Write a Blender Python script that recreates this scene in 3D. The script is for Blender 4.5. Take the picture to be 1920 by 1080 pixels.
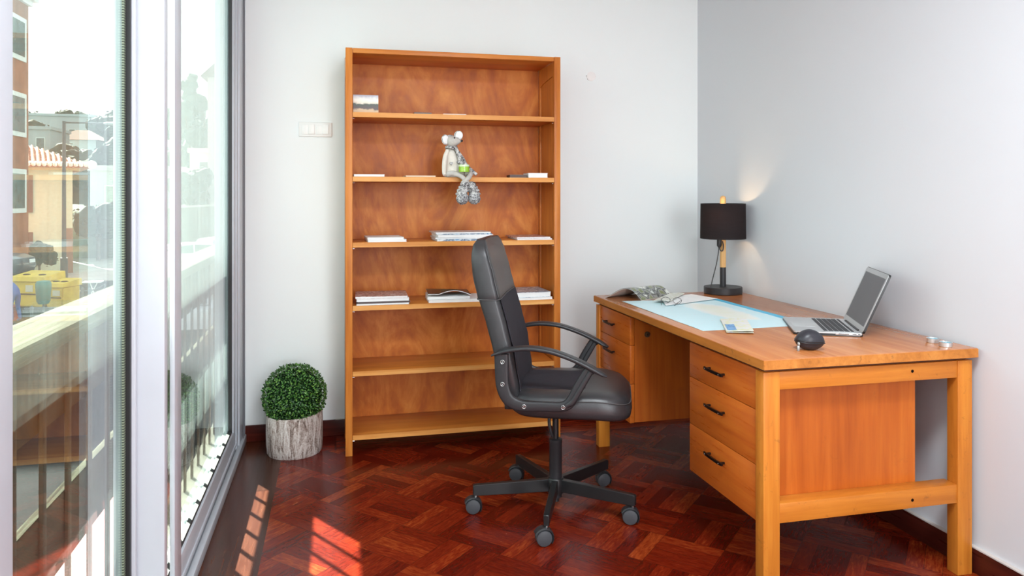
import bpy, bmesh, math, random
from mathutils import Vector, Matrix, noise
for o in list(bpy.data.objects): bpy.data.objects.remove(o, do_unlink=True)
SC = bpy.context.scene
COL = SC.collection
PI = math.pi
random.seed(4)

# ---------------------------------------------------------------- camera
YAW = math.atan(331/1387)
cam = bpy.data.cameras.new('camera'); cam.sensor_width = 36.0
cam.lens = 36.0*1387/1920
cam.shift_y = -(540-368)/1920.0
cam.clip_start = 0.02; cam.clip_end = 600
co = bpy.data.objects.new('camera', cam); COL.objects.link(co)
co.location = (0, 0, 1.25); co.rotation_euler = (PI/2, 0, -YAW)
SC.camera = co
# ---------------------------------------------------------------- world, sun, added fill lights, exposure
W = bpy.data.worlds.new('sky'); SC.world = W; W.use_nodes = True
wn = W.node_tree.nodes; wn.clear()
wo = wn.new('ShaderNodeOutputWorld'); wb = wn.new('ShaderNodeBackground')
tc = wn.new('ShaderNodeTexCoord'); sx = wn.new('ShaderNodeSeparateXYZ'); cr = wn.new('ShaderNodeValToRGB')
wl = W.node_tree.links
wl.new(tc.outputs['Generated'], sx.inputs[0]); wl.new(sx.outputs['Z'], cr.inputs[0])
cr.color_ramp.elements[0].position = 0.0; cr.color_ramp.elements[0].color = (1.0, 0.985, 0.95, 1)
cr.color_ramp.elements[1].position = 0.6; cr.color_ramp.elements[1].color = (0.88, 0.94, 1.0, 1)
wl.new(cr.outputs[0], wb.inputs[0]); wb.inputs[1].default_value = 1.7
wl.new(wb.outputs[0], wo.inputs[0])
sd = bpy.data.lights.new('sun', 'SUN'); sd.energy = 60.0; sd.angle = math.radians(0.7); sd.color = (1.0, 0.93, 0.82)
so = bpy.data.objects.new('sun', sd); COL.objects.link(so)
so.rotation_euler = Vector((-1.0, 1.6, 1.0)).to_track_quat('Z', 'Y').to_euler()
so.location = (-6, 9, 8)
def disk(name, loc, size, power, color=(1, 1, 1)):
    l = bpy.data.lights.new(name, 'AREA'); l.shape = 'DISK'; l.size = size; l.energy = power; l.color = color
    o = bpy.data.objects.new(name, l); COL.objects.link(o); o.location = loc
    return o
disk('ceiling_fill_light', (0.75, 0.7, 2.60), 0.7, 52, (0.88, 0.96, 1.0))  # added fill to brighten the room, not a known lamp
# added fill light behind the camera, set in an invented wall opening
rl_ = bpy.data.lights.new('rear_fill_light', 'AREA'); rl_.shape = 'RECTANGLE'; rl_.size = 1.5; rl_.size_y = 2.1; rl_.energy = 74; rl_.color = (0.90, 0.96, 1.0)
ro_ = bpy.data.objects.new('rear_fill_light', rl_); COL.objects.link(ro_); ro_.location = (1.15, -2.66, 1.45); ro_.rotation_euler = (PI/2, 0, 0)
SC.view_settings.view_transform = 'Standard'; SC.view_settings.look = 'None'
SC.view_settings.gamma = 1.0; SC.view_settings.use_curve_mapping = False
SC.view_settings.exposure = 0.27

# ---------------------------------------------------------------- node helpers
class NB:
    def __init__(s, name):
        s.m = bpy.data.materials.new(name); s.m.use_nodes = True
        s.t = s.m.node_tree; s.n = s.t.nodes; s.n.clear()
        s.out = s.n.new('ShaderNodeOutputMaterial')
    def node(s, typ, ins={}, **kw):
        n = s.n.new(typ)
        for k, v in kw.items(): setattr(n, k, v)
        for k, v in ins.items():
            if isinstance(v, bpy.types.NodeSocket): s.t.links.new(v, n.inputs[k])
            else:
                if isinstance(v, tuple) and len(v) == 3 and n.inputs[k].type == 'RGBA': v = v+(1,)
                n.inputs[k].default_value = v
        return n
    def math(s, op, a, b=0.0, c=0.0):
        return s.node('ShaderNodeMath', {0: a, 1: b, 2: c}, operation=op).outputs[0]
    def mix(s, f, a, b, blend='MIX'):
        n = s.node('ShaderNodeMix', {0: f, 6: a, 7: b}, data_type='RGBA', blend_type=blend); return n.outputs[2]
    def ramp(s, f, stops):
        n = s.node('ShaderNodeValToRGB', {0: f}); e = n.color_ramp.elements
        while len(e) < len(stops): e.new(0.5)
        for i, (p, c) in enumerate(stops): e[i].position = p; e[i].color = tuple(c)+(1,)
        return n.outputs[0]
    def coord(s, scale=(1, 1, 1), rot=(0, 0, 0), loc=(0, 0, 0), kind='Object'):
        t = s.node('ShaderNodeTexCoord'); m = s.node('ShaderNodeMapping', {0: t.outputs[kind], 1: loc, 2: rot, 3: scale})
        return m.outputs[0]
    def noise(s, v, scale, detail=4, rough=0.5, dist=0.0):
        return s.node('ShaderNodeTexNoise', {'Vector': v, 'Scale': scale, 'Detail': detail, 'Roughness': rough, 'Distortion': dist})
    def finish(s, col=(.8, .8, .8), rough=.5, metal=0.0, bump=None, bs=.1, bd=.002, spec=.5, coat=0.0, **ex):
        ins = {'Base Color': col, 'Roughness': rough, 'Metallic': metal, 'Specular IOR Level': spec, 'Coat Weight': coat}
        ins.update(ex)
        p = s.node('ShaderNodeBsdfPrincipled', ins)
        if bump is not None:
            b = s.node('ShaderNodeBump', {'Strength': bs, 'Distance': bd, 'Height': bump}); s.t.links.new(b.outputs[0], p.inputs['Normal'])
        s.t.links.new(p.outputs[0], s.out.inputs[0]); return s.m

def plain(name, col, rough=.5, metal=0.0, var=.06, scale=8.0, **kw):
    b = NB(name); n = b.noise(b.coord(), scale, 3)
    if rough >= .75: kw.setdefault('spec', .06)
    c = b.ramp(n.outputs[0], [(.3, [x*(1-var) for x in col]), (.7, [min(1, x*(1+var)) for x in col])])
    return b.finish(c, rough, metal, **kw)

def wood(name, dark, mid, light, axis='Z', scale=1.0, rough=.34, wear=0.0, swirl=0.0, spec=.25):
    b = NB(name)
    st = {'X': (.9, 14, 14), 'Y': (14, .9, 14), 'Z': (14, 14, .9)}[axis]
    if swirl: st = (5, 5, 2.2)
    v = b.coord(tuple(a*scale for a in st))
    n1 = b.noise(v, 1.0, 5, .55, 1.2+swirl)
    v2 = b.coord(tuple(a*6*scale for a in st)); n2 = b.noise(v2, 1.0, 3, .6, .2)
    n3 = b.noise(b.coord(), 2.2, 2)
    f = b.math('ADD', b.math('MULTIPLY', n1.outputs[0], .55), b.math('ADD', b.math('MULTIPLY', n2.outputs[0], .22), b.math('MULTIPLY', n3.outputs[0], .23)))
    c = b.ramp(f, [(.33, dark), (.5, mid), (.66, light)])
    if wear:
        w = b.noise(b.coord((3, 3, 3)), 9.0, 6, .7, .6)
        c = b.mix(b.math('MULTIPLY', b.ramp(w.outputs[0], [(.60, (0, 0, 0)), (.72, (1, 1, 1))]), wear), c, (.13, .045, .015))
    r = b.math('ADD', b.math('MULTIPLY', n2.outputs[0], .18), rough-.09)
    return b.finish(c, r, bump=n2.outputs[0], bs=.06, bd=.001, spec=spec)

D_, M_, L_ = (.40, .105, .018), (.57, .185, .032), (.70, .27, .055)
WOODZ = wood('amber_wood_upright', D_, M_, L_, 'Z')
WOODX = wood('amber_wood_shelf', D_, M_, L_, 'X')
PLY = wood('swirled_plywood', (.34, .075, .014), (.54, .15, .022), (.72, .27, .055), 'Z', .7, .40, 0, 3.2)
DW_, DM_, DL_ = (.43, .12, .013), (.57, .19, .024), (.67, .27, .038)
DESKZ = wood('worn_desk_wood_upright', DW_, DM_, DL_, 'Z', 1, .34, .45)
DESKX = wood('worn_desk_wood_cross', DW_, DM_, DL_, 'X', 1, .34, .45)
DRAW = wood('drawer_front_wood', (.36, .070, .010), (.49, .112, .014), (.58, .16, .022), 'Y', 1, .30, .12)
PANEL = wood('pedestal_panel_wood', (.34, .070, .010), (.47, .11, .014), (.57, .16, .022), 'Z', .8, .34, .15)
TOP = wood('desk_top_wood', (.36, .11, .03), (.50, .175, .055), (.60, .25, .09), 'Y', .8, .20, .12, 0, .5)

def wallmat(name, col):
    b = NB(name); n = b.noise(b.coord(), 60, 4); n0 = b.noise(b.coord(), 1.3, 2)
    c = b.mix(n0.outputs[0], col, tuple(x*.965 for x in col))
    return b.finish(c, .62, bump=n.outputs[0], bs=.08, bd=.001, spec=.25)
WALL = wallmat('white_painted_plaster', (.84, .875, .88))
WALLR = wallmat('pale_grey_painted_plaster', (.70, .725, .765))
CEIL = wallmat('ceiling_paint', (.88, .88, .87))

def floor_mat():
    b = NB('red_parquet')
    t = b.node('ShaderNodeTexCoord').outputs['Object']
    s = b.node('ShaderNodeSeparateXYZ', {0: t}); x, y = s.outputs[0], s.outputs[1]
    B = .22
    u = b.math('DIVIDE', b.math('MULTIPLY', b.math('ADD', x, y), .70711), B)
    v = b.math('DIVIDE', b.math('MULTIPLY', b.math('SUBTRACT', x, y), .70711), B)
    u = b.math('ADD', u, .105); v = b.math('ADD', v, .309)
    cu, cv = b.math('FLOOR', u), b.math('FLOOR', v)
    fu, fv = b.math('FRACT', u), b.math('FRACT', v)
    par = b.math('MODULO', b.math('ABSOLUTE', b.math('ADD', cu, cv)), 2.0)
    inv = b.math('SUBTRACT', 1.0, par)
    a = b.math('ADD', b.math('MULTIPLY', fu, par), b.math('MULTIPLY', fv, inv))   # across the strips
    l = b.math('ADD', b.math('MULTIPLY', fv, par), b.math('MULTIPLY', fu, inv))   # along them
    N = 4.0
    si = b.math('FLOOR', b.math('MULTIPLY', a, N)); sf = b.math('FRACT', b.math('MULTIPLY', a, N))
    # border: long planks along the window wall and the far wall
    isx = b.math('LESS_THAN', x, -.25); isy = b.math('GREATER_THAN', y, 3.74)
    bx = b.math('DIVIDE', b.math('ADD', x, 1.0), .105); by = b.math('DIVIDE', b.math('ADD', y, 1.0), .105)
    lx = b.math('DIVIDE', y, 1.1); ly = b.math('DIVIDE', x, 1.1)
    def sel(f, p, q): return b.math('ADD', b.math('MULTIPLY', f, p), b.math('MULTIPLY', b.math('SUBTRACT', 1.0, f), q))
    def brd(px, py, z): return sel(isx, px, sel(isy, py, z))
    A = brd(b.math('FRACT', bx), b.math('FRACT', by), sf)
    Lg = brd(b.math('FRACT', lx), b.math('FRACT', ly), l)
    i1 = brd(b.math('FLOOR', bx), b.math('FLOOR', by), si)
    i2 = brd(b.math('FLOOR', lx), b.math('FLOOR', ly), cu)
    i3 = brd(77.0, 55.0, cv)
    cv3 = b.node('ShaderNodeCombineXYZ', {0: b.math('ADD', i1, .5), 1: b.math('ADD', i2, .5), 2: b.math('ADD', i3, .5)}).outputs[0]
    wn_ = b.node('ShaderNodeTexWhiteNoise', {0: cv3}, noise_dimensions='3D')
    r = wn_.outputs[0]
    # grain along each strip
    gx = b.node('ShaderNodeCombineXYZ', {0: b.math('MULTIPLY', A, 3.0), 1: b.math('MULTIPLY', Lg, 2.4), 2: b.math('MULTIPLY', r, 97.0)}).outputs[0]
    g = b.noise(gx, 2.2, 6, .62, .5)
    f = b.math('ADD', b.math('MULTIPLY', r, .36), b.math('MULTIPLY', g.outputs[0], .70))
    c = b.ramp(f, [(.22, (.060, .004, .002)), (.42, (.105, .006, .002)), (.62, (.18, .015, .004)), (.84, (.34, .058, .012))])
    def edge(q, w):   # 1 at the joint
        d = b.math('MINIMUM', q, b.math('SUBTRACT', 1.0, q)); return b.math('LESS_THAN', d, w)
    gap = b.math('MAXIMUM', edge(A, .014), edge(Lg, .004))
    big = b.math('MAXIMUM', edge(fu, .004), edge(fv, .004))
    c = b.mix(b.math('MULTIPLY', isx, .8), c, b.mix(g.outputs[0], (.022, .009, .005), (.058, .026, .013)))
    c = b.mix(b.math('MULTIPLY', gap, .6), c, (.03, .004, .002))
    rough = b.math('ADD', b.math('MULTIPLY', g.outputs[0], .16), .16)
    n = b.noise(t, 9, 3)
    h = b.math('SUBTRACT', b.math('MULTIPLY', n.outputs[0], .4), b.math('MULTIPLY', gap, .5))
    return b.finish(c, rough, bump=h, bs=.12, bd=.003, spec=.30)
FLOOR = floor_mat()
BASEB = wood('dark_mahogany_skirting', (.035, .006, .004), (.075, .012, .008), (.12, .022, .012), 'X', 1, .3)
ALU = plain('white_aluminium', (.53, .56, .61), .32, var=.02)
ALUG = plain('grey_aluminium', (.55, .54, .60), .35, var=.03)
RUBBER = plain('black_gasket_rubber', (.008, .008, .009), .5)
BLACKP = plain('black_plastic', (.022, .022, .025), .42, var=.1)
BLACKM = plain('black_powder_coat', (.014, .014, .015), .34, var=.1)
GREYW = plain('caster_grey_plastic', (.055, .058, .066), .45)
def leather():
    b = NB('black_leatherette'); v = b.node('ShaderNodeTexVoronoi', {'Vector': b.coord(), 'Scale': 420.0})
    return b.finish((.030, .029, .032), .36, bump=v.outputs[0], bs=.18, bd=.0006, spec=.6)
LEATH = leather()
def meshcloth():
    b = NB('black_mesh_cloth'); v = b.node('ShaderNodeTexVoronoi', {'Vector': b.coord(), 'Scale': 700.0})
    c = b.mix(v.outputs[0], (.018, .016, .022), (.04, .036, .046))
    return b.finish(c, .8, bump=v.outputs[0], bs=.4, bd=.0006, spec=.3)
MESH = meshcloth()
CHROME = plain('chrome', (.75, .75, .75), .2, 1.0, .02)
SILVER = plain('silver_aluminium', (.66, .67, .68), .32, .75, .02)
WHITEP = plain('white_plastic', (.82, .83, .82), .3, var=.02)
PAPER = plain('white_paper', (.86, .86, .86), .6, var=.03)

def glass(name, dirt, streak=1.0, tint=(.90, .975, .955)):
    b = NB(name)
    lw = b.node('ShaderNodeLayerWeight', {0: .5}).outputs['Facing']
    F = b.math('ADD', b.math('MULTIPLY', b.math('POWER', lw, 5.0), .96), .04)
    tr = b.node('ShaderNodeBsdfTransparent', {0: tint}); gl = b.node('ShaderNodeBsdfGlossy', {0: (1, 1, 1), 'Roughness': 0.0})
    m1 = b.node('ShaderNodeMixShader', {0: F, 1: tr.outputs[0], 2: gl.outputs[0]})
    # dusty film with rain streaks and specks on the pane
    st = b.noise(b.coord((1, 26, .6)), 1.0, 4, .6); sp = b.noise(b.coord(), 90, 2, .6)
    d = b.ramp(st.outputs[0], [(.35, (.45,)*3), (.7, (1.3,)*3)])
    e = b.ramp(sp.outputs[0], [(.66, (0,)*3), (.74, (1.0,)*3)])
    f = b.math('MULTIPLY', b.math('ADD', b.math('MULTIPLY', d, streak), e), dirt)
    tl = b.node('ShaderNodeBsdfTranslucent', {0: (.72, .95, .93)})
    m2 = b.node('ShaderNodeMixShader', {0: f, 1: m1.outputs[0], 2: tl.outputs[0]})
    b.t.links.new(m2.outputs[0], b.out.inputs[0]); return b.m
GLASS1 = glass('dusty_window_glass', .012)
GLASS2 = glass('dustier_window_glass', .026)

# ---------------------------------------------------------------- mesh helpers
def box(bm, x0, x1, y0, y1, z0, z1, bev=0.0, mi=0):
    if x0 > x1: x0, x1 = x1, x0
    if y0 > y1: y0, y1 = y1, y0
    if z0 > z1: z0, z1 = z1, z0
    v = [bm.verts.new((x, y, z)) for x in (x0, x1) for y in (y0, y1) for z in (z0, z1)]
    fs = [bm.faces.new([v[i] for i in q]) for q in ((0, 1, 3, 2), (4, 6, 7, 5), (0, 4, 5, 1), (2, 3, 7, 6), (0, 2, 6, 4), (1, 5, 7, 3))]
    for f in fs: f.material_index = mi
    if bev:
        es = list({e for f in fs for e in f.edges})
        bmesh.ops.bevel(bm, geom=es, offset=bev, segments=2, affect='EDGES', profile=.5)
    return v
def frame_of(d):
    d = Vector(d).normalized(); a = Vector((0, 0, 1)) if abs(d.z) < .9 else Vector((1, 0, 0))
    u = d.cross(a).normalized(); return u, d.cross(u).normalized()
def cyl(bm, p0, p1, r0, r1=None, seg=24, cap=True):
    r1 = r0 if r1 is None else r1; p0 = Vector(p0); p1 = Vector(p1); u, w = frame_of(p1-p0); R = []
    for p, r in ((p0, r0), (p1, r1)): R.append([bm.verts.new(p+r*(math.cos(a)*u+math.sin(a)*w)) for a in [2*PI*i/seg for i in range(seg)]])
    for i in range(seg): bm.faces.new((R[0][i], R[0][(i+1) % seg], R[1][(i+1) % seg], R[1][i]))
    if cap: bm.faces.new(R[0][::-1]); bm.faces.new(R[1])
def lathe(bm, prof, c=(0, 0, 0), seg=32, cap=True):
    R = [[bm.verts.new((c[0]+r*math.cos(2*PI*i/seg), c[1]+r*math.sin(2*PI*i/seg), c[2]+z)) for i in range(seg)] for r, z in prof]
    for a, b_ in zip(R, R[1:]):
        for i in range(seg): bm.faces.new((a[i], a[(i+1) % seg], b_[(i+1) % seg], b_[i]))
    if cap: bm.faces.new(R[0][::-1]); bm.faces.new(R[-1])
def loft(bm, rings, cap=True, closed=True):
    V = [[bm.verts.new(p) for p in r] for r in rings]; n = len(V[0])
    for a, b_ in zip(V, V[1:]):
        for i in range(n if closed else n-1): bm.faces.new((a[i], a[(i+1) % n], b_[(i+1) % n], b_[i]))
    if cap and closed: bm.faces.new(V[0][::-1]); bm.faces.new(V[-1])
    return V
def catmull(P, n=6):
    P = [Vector(p) for p in P]; out = []
    Q = [P[0]*2-P[1]]+P+[P[-1]*2-P[-2]]
    for i in range(1, len(Q)-2):
        a, b_, c, d = Q[i-1:i+3]
        for k in range(n):
            t = k/n; out.append(.5*((2*b_)+(-a+c)*t+(2*a-5*b_+4*c-d)*t*t+(-a+3*b_-3*c+d)*t**3))
    out.append(P[-1]); return out
def tube(bm, pts, r, seg=8, smooth=0):
    pts = catmull(pts, smooth) if smooth else [Vector(p) for p in pts]
    rs = r if isinstance(r, (list, tuple)) else [r]*len(pts)
    if len(rs) != len(pts):
        rs = [rs[min(len(rs)-2, int(i/(len(pts)-1)*(len(rs)-1)))]*(1-(i/(len(pts)-1)*(len(rs)-1)-min(len(rs)-2, int(i/(len(pts)-1)*(len(rs)-1)))))+rs[min(len(rs)-2, int(i/(len(pts)-1)*(len(rs)-1)))+1]*(i/(len(pts)-1)*(len(rs)-1)-min(len(rs)-2, int(i/(len(pts)-1)*(len(rs)-1)))) for i in range(len(pts))]
    rings = []; u = None
    for i, p in enumerate(pts):
        d = (pts[min(i+1, len(pts)-1)]-pts[max(i-1, 0)]).normalized()
        if u is None: u, w = frame_of(d)
        else: u = (u-d*u.dot(d)).normalized(); w = d.cross(u)
        rings.append([p+rs[i]*(math.cos(2*PI*k/seg)*u+math.sin(2*PI*k/seg)*w) for k in range(seg)])
    loft(bm, rings)
def ell(bm, c, r, rot=None, seg=20, rings=12):
    m = Matrix.Translation(c) @ (rot.to_4x4() if rot else Matrix.Identity(4)) @ Matrix.Diagonal((r[0], r[1], r[2], 1))
    return bmesh.ops.create_uvsphere(bm, u_segments=seg, v_segments=rings, radius=1, matrix=m)['verts']
def prism(bm, outline, z0, z1, bev=0.0, mi=0):
    a = [bm.verts.new((x, y, z0)) for x, y in outline]; b_ = [bm.verts.new((x, y, z1)) for x, y in outline]; n = len(a)
    fs = [bm.faces.new(a[::-1]), bm.faces.new(b_)]+[bm.faces.new((a[i], a[(i+1) % n], b_[(i+1) % n], b_[i])) for i in range(n)]
    for f in fs: f.material_index = mi
    if bev: bmesh.ops.bevel(bm, geom=list({e for f in fs for e in f.edges}), offset=bev, segments=2, affect='EDGES')
def obj(name, bm, mats, parent=None, smooth=True, ang=.6, loc=None, rz=0.0):
    bmesh.ops.recalc_face_normals(bm, faces=bm.faces)
    if smooth:
        for f in bm.faces: f.smooth = True
        for e in bm.edges:
            if len(e.link_faces) == 2 and e.calc_face_angle(0) > ang: e.smooth = False
    me = bpy.data.meshes.new(name); bm.to_mesh(me); bm.free()
    for m in (mats if isinstance(mats, (list, tuple)) else [mats]): me.materials.append(m)
    o = bpy.data.objects.new(name, me); COL.objects.link(o)
    if parent: o.parent = parent
    if loc: o.location = loc
    if rz: o.rotation_euler.z = rz
    return o
def tag(o, label, cat, group=None, kind=None):
    o['label'] = label; o['category'] = cat
    if group: o['group'] = group
    if kind: o['kind'] = kind
    return o
def thing(name, label, cat, loc=(0, 0, 0), rz=0, group=None):
    o = bpy.data.objects.new(name, None); o.empty_display_size = .05; COL.objects.link(o)
    o.location = loc; o.rotation_euler = (0, 0, rz); return tag(o, label, cat, group)
def NBM(): return bmesh.new()
def bx(name, m, parent, *a, bev=0.0, label=None):
    b = NBM(); box(b, *a, bev=bev); o = obj(name, b, m, parent)
    if label: o['label'] = label
    return o
def struct(o): o['kind'] = 'structure'; return o

# ================================================================= the room
XL, XR, YB, YF, ZC = -.46, 2.075, 3.985, -2.6, 2.72
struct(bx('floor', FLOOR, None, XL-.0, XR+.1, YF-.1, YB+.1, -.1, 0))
struct(bx('ceiling', CEIL, None, XL-.3, XR+.1, YF-.1, YB+.1, ZC, ZC+.1))
struct(bx('wall_back', WALL, None, XL-.12, XR+.1, YB, YB+.12, 0, ZC))
struct(bx('wall_right', WALLR, None, XR, XR+.12, YF, YB, 0, ZC))
b = NBM(); box(b, XL-.12, .35, YF-.1, YF, 0, ZC); box(b, 1.95, XR+.1, YF-.1, YF, 0, ZC); box(b, .35, 1.95, YF-.1, YF, 0, .35); box(b, .35, 1.95, YF-.1, YF, 2.55, ZC)
struct(obj('wall_front', b, WALL))  # the opening is made up, unseen, to let the rear fill light in
b = NBM(); box(b, XL-.12, XL, YF, .45, 0, ZC); box(b, XL-.12, XL, .45, YB, 2.47, ZC)
struct(obj('wall_left', b, WALL))
b = NBM(); box(b, XL+.0, XR, YB-.014, YB, 0, .082, bev=.003); struct(obj('baseboard_back', b, BASEB))
b = NBM(); box(b, XR-.014, XR, YF, YB-.014, 0, .082, bev=.003); struct(obj('baseboard_right', b, wood('dark_mahogany_skirting_side', (.035, .006, .004), (.075, .012, .008), (.12, .022, .012), 'Y', 1, .3)))
b = NBM(); box(b, XR-.0155, XR, YF, YB-.014, .082, .086); box(b, 0.0, XR-.016, YB-.012, YB, .082, .0845); struct(obj('trim_3', b, plain('pale_caulk_line', (.62, .58, .55), .6)))

# window wall: outer frame (jamb, track), far sash, mullion, near sash
b = NBM()
box(b, -.56, -.452, 3.80, 3.965, 0.03, 2.45, bev=.004); box(b, -.50, -.446, 3.955, 3.985, 0, 2.47)
box(b, -.56, -.46, 3.755, 3.80, .03, 2.45, bev=.003)
box(b, -.56, -.445, .45, 3.985, 0, .028, bev=.003); box(b, -.462, -.440, .45, 3.985, 0, .040, bev=.003)
box(b, -.56, -.45, .45, 3.985, 2.42, 2.47)
struct(obj('trim_1', b, ALU))
b = NBM(); box(b, -.449, -.447, 3.905, 3.909, .04, 2.4); box(b, -.449, -.4465, 3.948, 3.951, .04, 2.4)
struct(obj('trim_4', b, plain('dark_joint', (.06, .05, .06), .6)))
b = NBM(); box(b, -.505, -.405, 1.95, 1.985, .028, 2.42, bev=.003)
box(b, -.4343, -.421, 2.15, 2.236, .028, 2.42, bev=.0025)
struct(obj('trim_2', b, ALU))
def sash(name, y0, y1, ys, gl, label):
    r = bpy.data.objects.new(name, None); COL.objects.link(r); r.location = (-.49, y0, 0); r['kind'] = 'structure'; r['label'] = label
    def P(nm, m, *a, bev=0.0):
        bm = NBM()
        for q in a:
            q = list(q); q[0] += .49; q[1] += .49; q[2] -= y0; q[3] -= y0; box(bm, *q, bev=bev)
        return obj(nm, bm, m, r)
    P('sash_frame', ALU, (-.515, -.466, ys[0], y0, .03, 2.42), (-.515, -.466, y1, ys[1], .03, 2.42), (-.515, -.466, y0, y1, .03, .135), (-.515, -.466, y0, y1, 2.36, 2.42), bev=.003)
    P('bottom_rail_lip', ALU, (-.466, -.461, ys[0], ys[1], .055, .066))
    g = .014
    P('gasket', RUBBER, (-.4895, -.4745, y1-g, y1, .135, 2.36), (-.4895, -.4745, y0, y0+g, .135, 2.36), (-.4895, -.4745, y0, y1, .135, .135+g), (-.4895, -.4745, y0, y1, 2.36-g, 2.36))
    P('glass_pane', gl, (-.4995, -.490, y0, y1, .136, 2.36))
    return r, P
w2, _ = sash('window_2', 2.03, 3.70, (1.985, 3.755), GLASS2, 'far sliding pane beside the topiary')
w1, P1 = sash('window_1', 1.243, 1.932, (.99, 1.95), GLASS1, 'near sliding pane at the left edge of the photo')
def dotted():
    b = NB('perforated_spacer'); s = b.node('ShaderNodeSeparateXYZ', {0: b.coord()}); f = b.math('FRACT', b.math('MULTIPLY', s.outputs[2], 160.0))
    return b.finish(b.mix(b.math('GREATER_THAN', f, .5), (.04, .055, .04), (.26, .31, .22)), .4)
P1('spacer_bar', dotted(), (-.489, -.484, 1.905, 1.9175, .15, 2.345))
w3, _ = sash('window_3', .56, .93, (.50, .985), GLASS1, 'pane out of view next to the camera')

# added ring around the ceiling fill light, out of view
t = thing('added_ceiling_fitting', 'added white ring around the ceiling fill light, unseen above the camera', 'lamp', (.75, .7, ZC))
b = NBM(); lathe(b, [(.38, -.001), (.38, -.05), (.36, -.06), (.355, -.05), (.355, -.02), (.1, -.02)], seg=48, cap=False); obj('fill_light_ring', b, WHITEP, t)
# ================================================================= bookcase
BX0, BX1, BY0, BY1, BH = .047, 1.124, 3.637, 3.972, 1.965
bc = thing('bookcase', 'tall amber wooden open bookcase with six shelves against the white wall', 'bookcase', (0, 0, 0))
for x0, x1, si in ((BX0, BX0+.033, 1), (BX1-.033, BX1, -1)):
    bx('front_post', WOODZ, bc, x0, x1, BY0, BY0+.034, 0, BH, bev=.002)
    bx('rear_post', WOODZ, bc, x0, x1, BY1-.065, BY1-.022, 0, BH, bev=.002)
    b = NBM()
    xa = x0+.006 if si == 1 else x0+.006; box(b, xa, xa+.018, BY0+.034, BY1-.065, .05, BH-.03)
    obj('side_panel', b, WOODZ, bc)
    # rail across the head of the side, with an eased inner corner
    b = NBM()
    y0, y1, z1 = BY0+.034, BY1-.065, BH-.022
    ol = [(y0, z1), (y1, z1), (y1, z1-.10), (y1-.03, z1-.088), (y0+.05, z1-.075), (y0, z1-.072)]
    a = [b.verts.new((x0+.001, y, z)) for y, z in ol]; c = [b.verts.new((x1-.001, y, z)) for y, z in ol]; n = len(ol)
    b.faces.new(a); b.faces.new(c[::-1])
    for i in range(n): b.faces.new((a[i], c[i], c[(i+1) % n], a[(i+1) % n]))
    obj('head_rail', b, WOODZ, bc)
bx('top_board', WOODX, bc, BX0+.034, BX1-.034, BY0+.002, BY1-.02, BH-.024, BH-.001, bev=.002)
LIP = wood('pale_shelf_lipping', (.52, .17, .03), (.70, .30, .075), (.80, .42, .14), 'X', 1, .4)
SH = [1.656, 1.345, 1.027, .722, .406, .099]
for z in SH:
    s_ = bx('shelf', WOODX, bc, BX0+.0335, BX1-.0335, BY0+.003, BY1-.023, z-.024, z, bev=.0025)
    bx('edge_lipping', LIP, s_, BX0+.0340, BX1-.0340, BY0+.0005, BY0+.0036, z-.0235, z-.0003)
    for x, sx_ in ((BX0+.033, 1), (BX1-.033, -1)):
        b = NBM(); cyl(b, (x-sx_*.004, BY0+.012, z-.030), (x+sx_*.010, BY0+.012, z-.030), .0028, seg=10); obj('shelf_pin', b, CHROME, s_)
bx('back_panel', PLY, bc, BX0+.033, BX1-.033, BY1-.022, BY1-.012, .05, BH-.01)
bx('plinth_rail', WOODX, bc, BX0+.033, BX1-.033, BY1-.045, BY1-.025, .005, .073)

# ================================================================= desk
DX0, DX1, DY0, DY1 = 1.27, 2.058, 2.013, 3.538
dk = thing('desk', 'large worn amber wooden writing desk with two drawer pedestals along the grey wall', 'desk', (0, 0, 0))
b = NBM(); box(b, DX0, DX1, DY0, DY1, .7185, .75, bev=.0025); obj('desk_top', b, TOP, dk)
EDGE = wood('worn_desk_edge', (.36, .12, .02), (.52, .19, .035), (.64, .27, .06), 'Y', 1, .4, .7)
bx('edge_band', EDGE, dk, DX0-.0015, DX0+.001, DY0, DY1, .720, .748)
bx('edge_band', EDGE, dk, DX0, DX1, DY0-.0015, DY0+.001, .720, .748)
bx('shadow_gap_rail', plain('painted_shade_recess', (.10, .03, .01), .6), dk, DX0+.02, DX1-.02, DY0+.03, DY1-.03, .708, .7185)  # dark colour paints the shade in the gap below the desk top
for (x0, x1, y0, y1) in ((1.277, 1.334, 2.028, 2.073), (1.993, 2.050, 2.028, 2.073), (1.277, 1.334, 3.482, 3.527), (1.993, 2.050, 3.482, 3.527)):
    bx('leg', DESKZ, dk, x0, x1, y0, y1, 0, .708, bev=.002)
for y0, y1 in ((2.031, 2.056), (3.499, 3.524)):
    bx('apron_rail', DESKX, dk, 1.334, 1.993, y0, y1, .652, .7075, bev=.0015)
    bx('lower_rail', DESKX, dk, 1.334, 1.993, y0, y1+.03, .239, .300, bev=.0015)
HOLE = plain('hole_dark', (.008, .004, .003), .8)
for z in (.683, .265): b = NBM(); cyl(b, (1.819, 2.0305, z), (1.819, 2.036, z), .0052, seg=14); obj('screw_hole', b, HOLE, dk)
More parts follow.
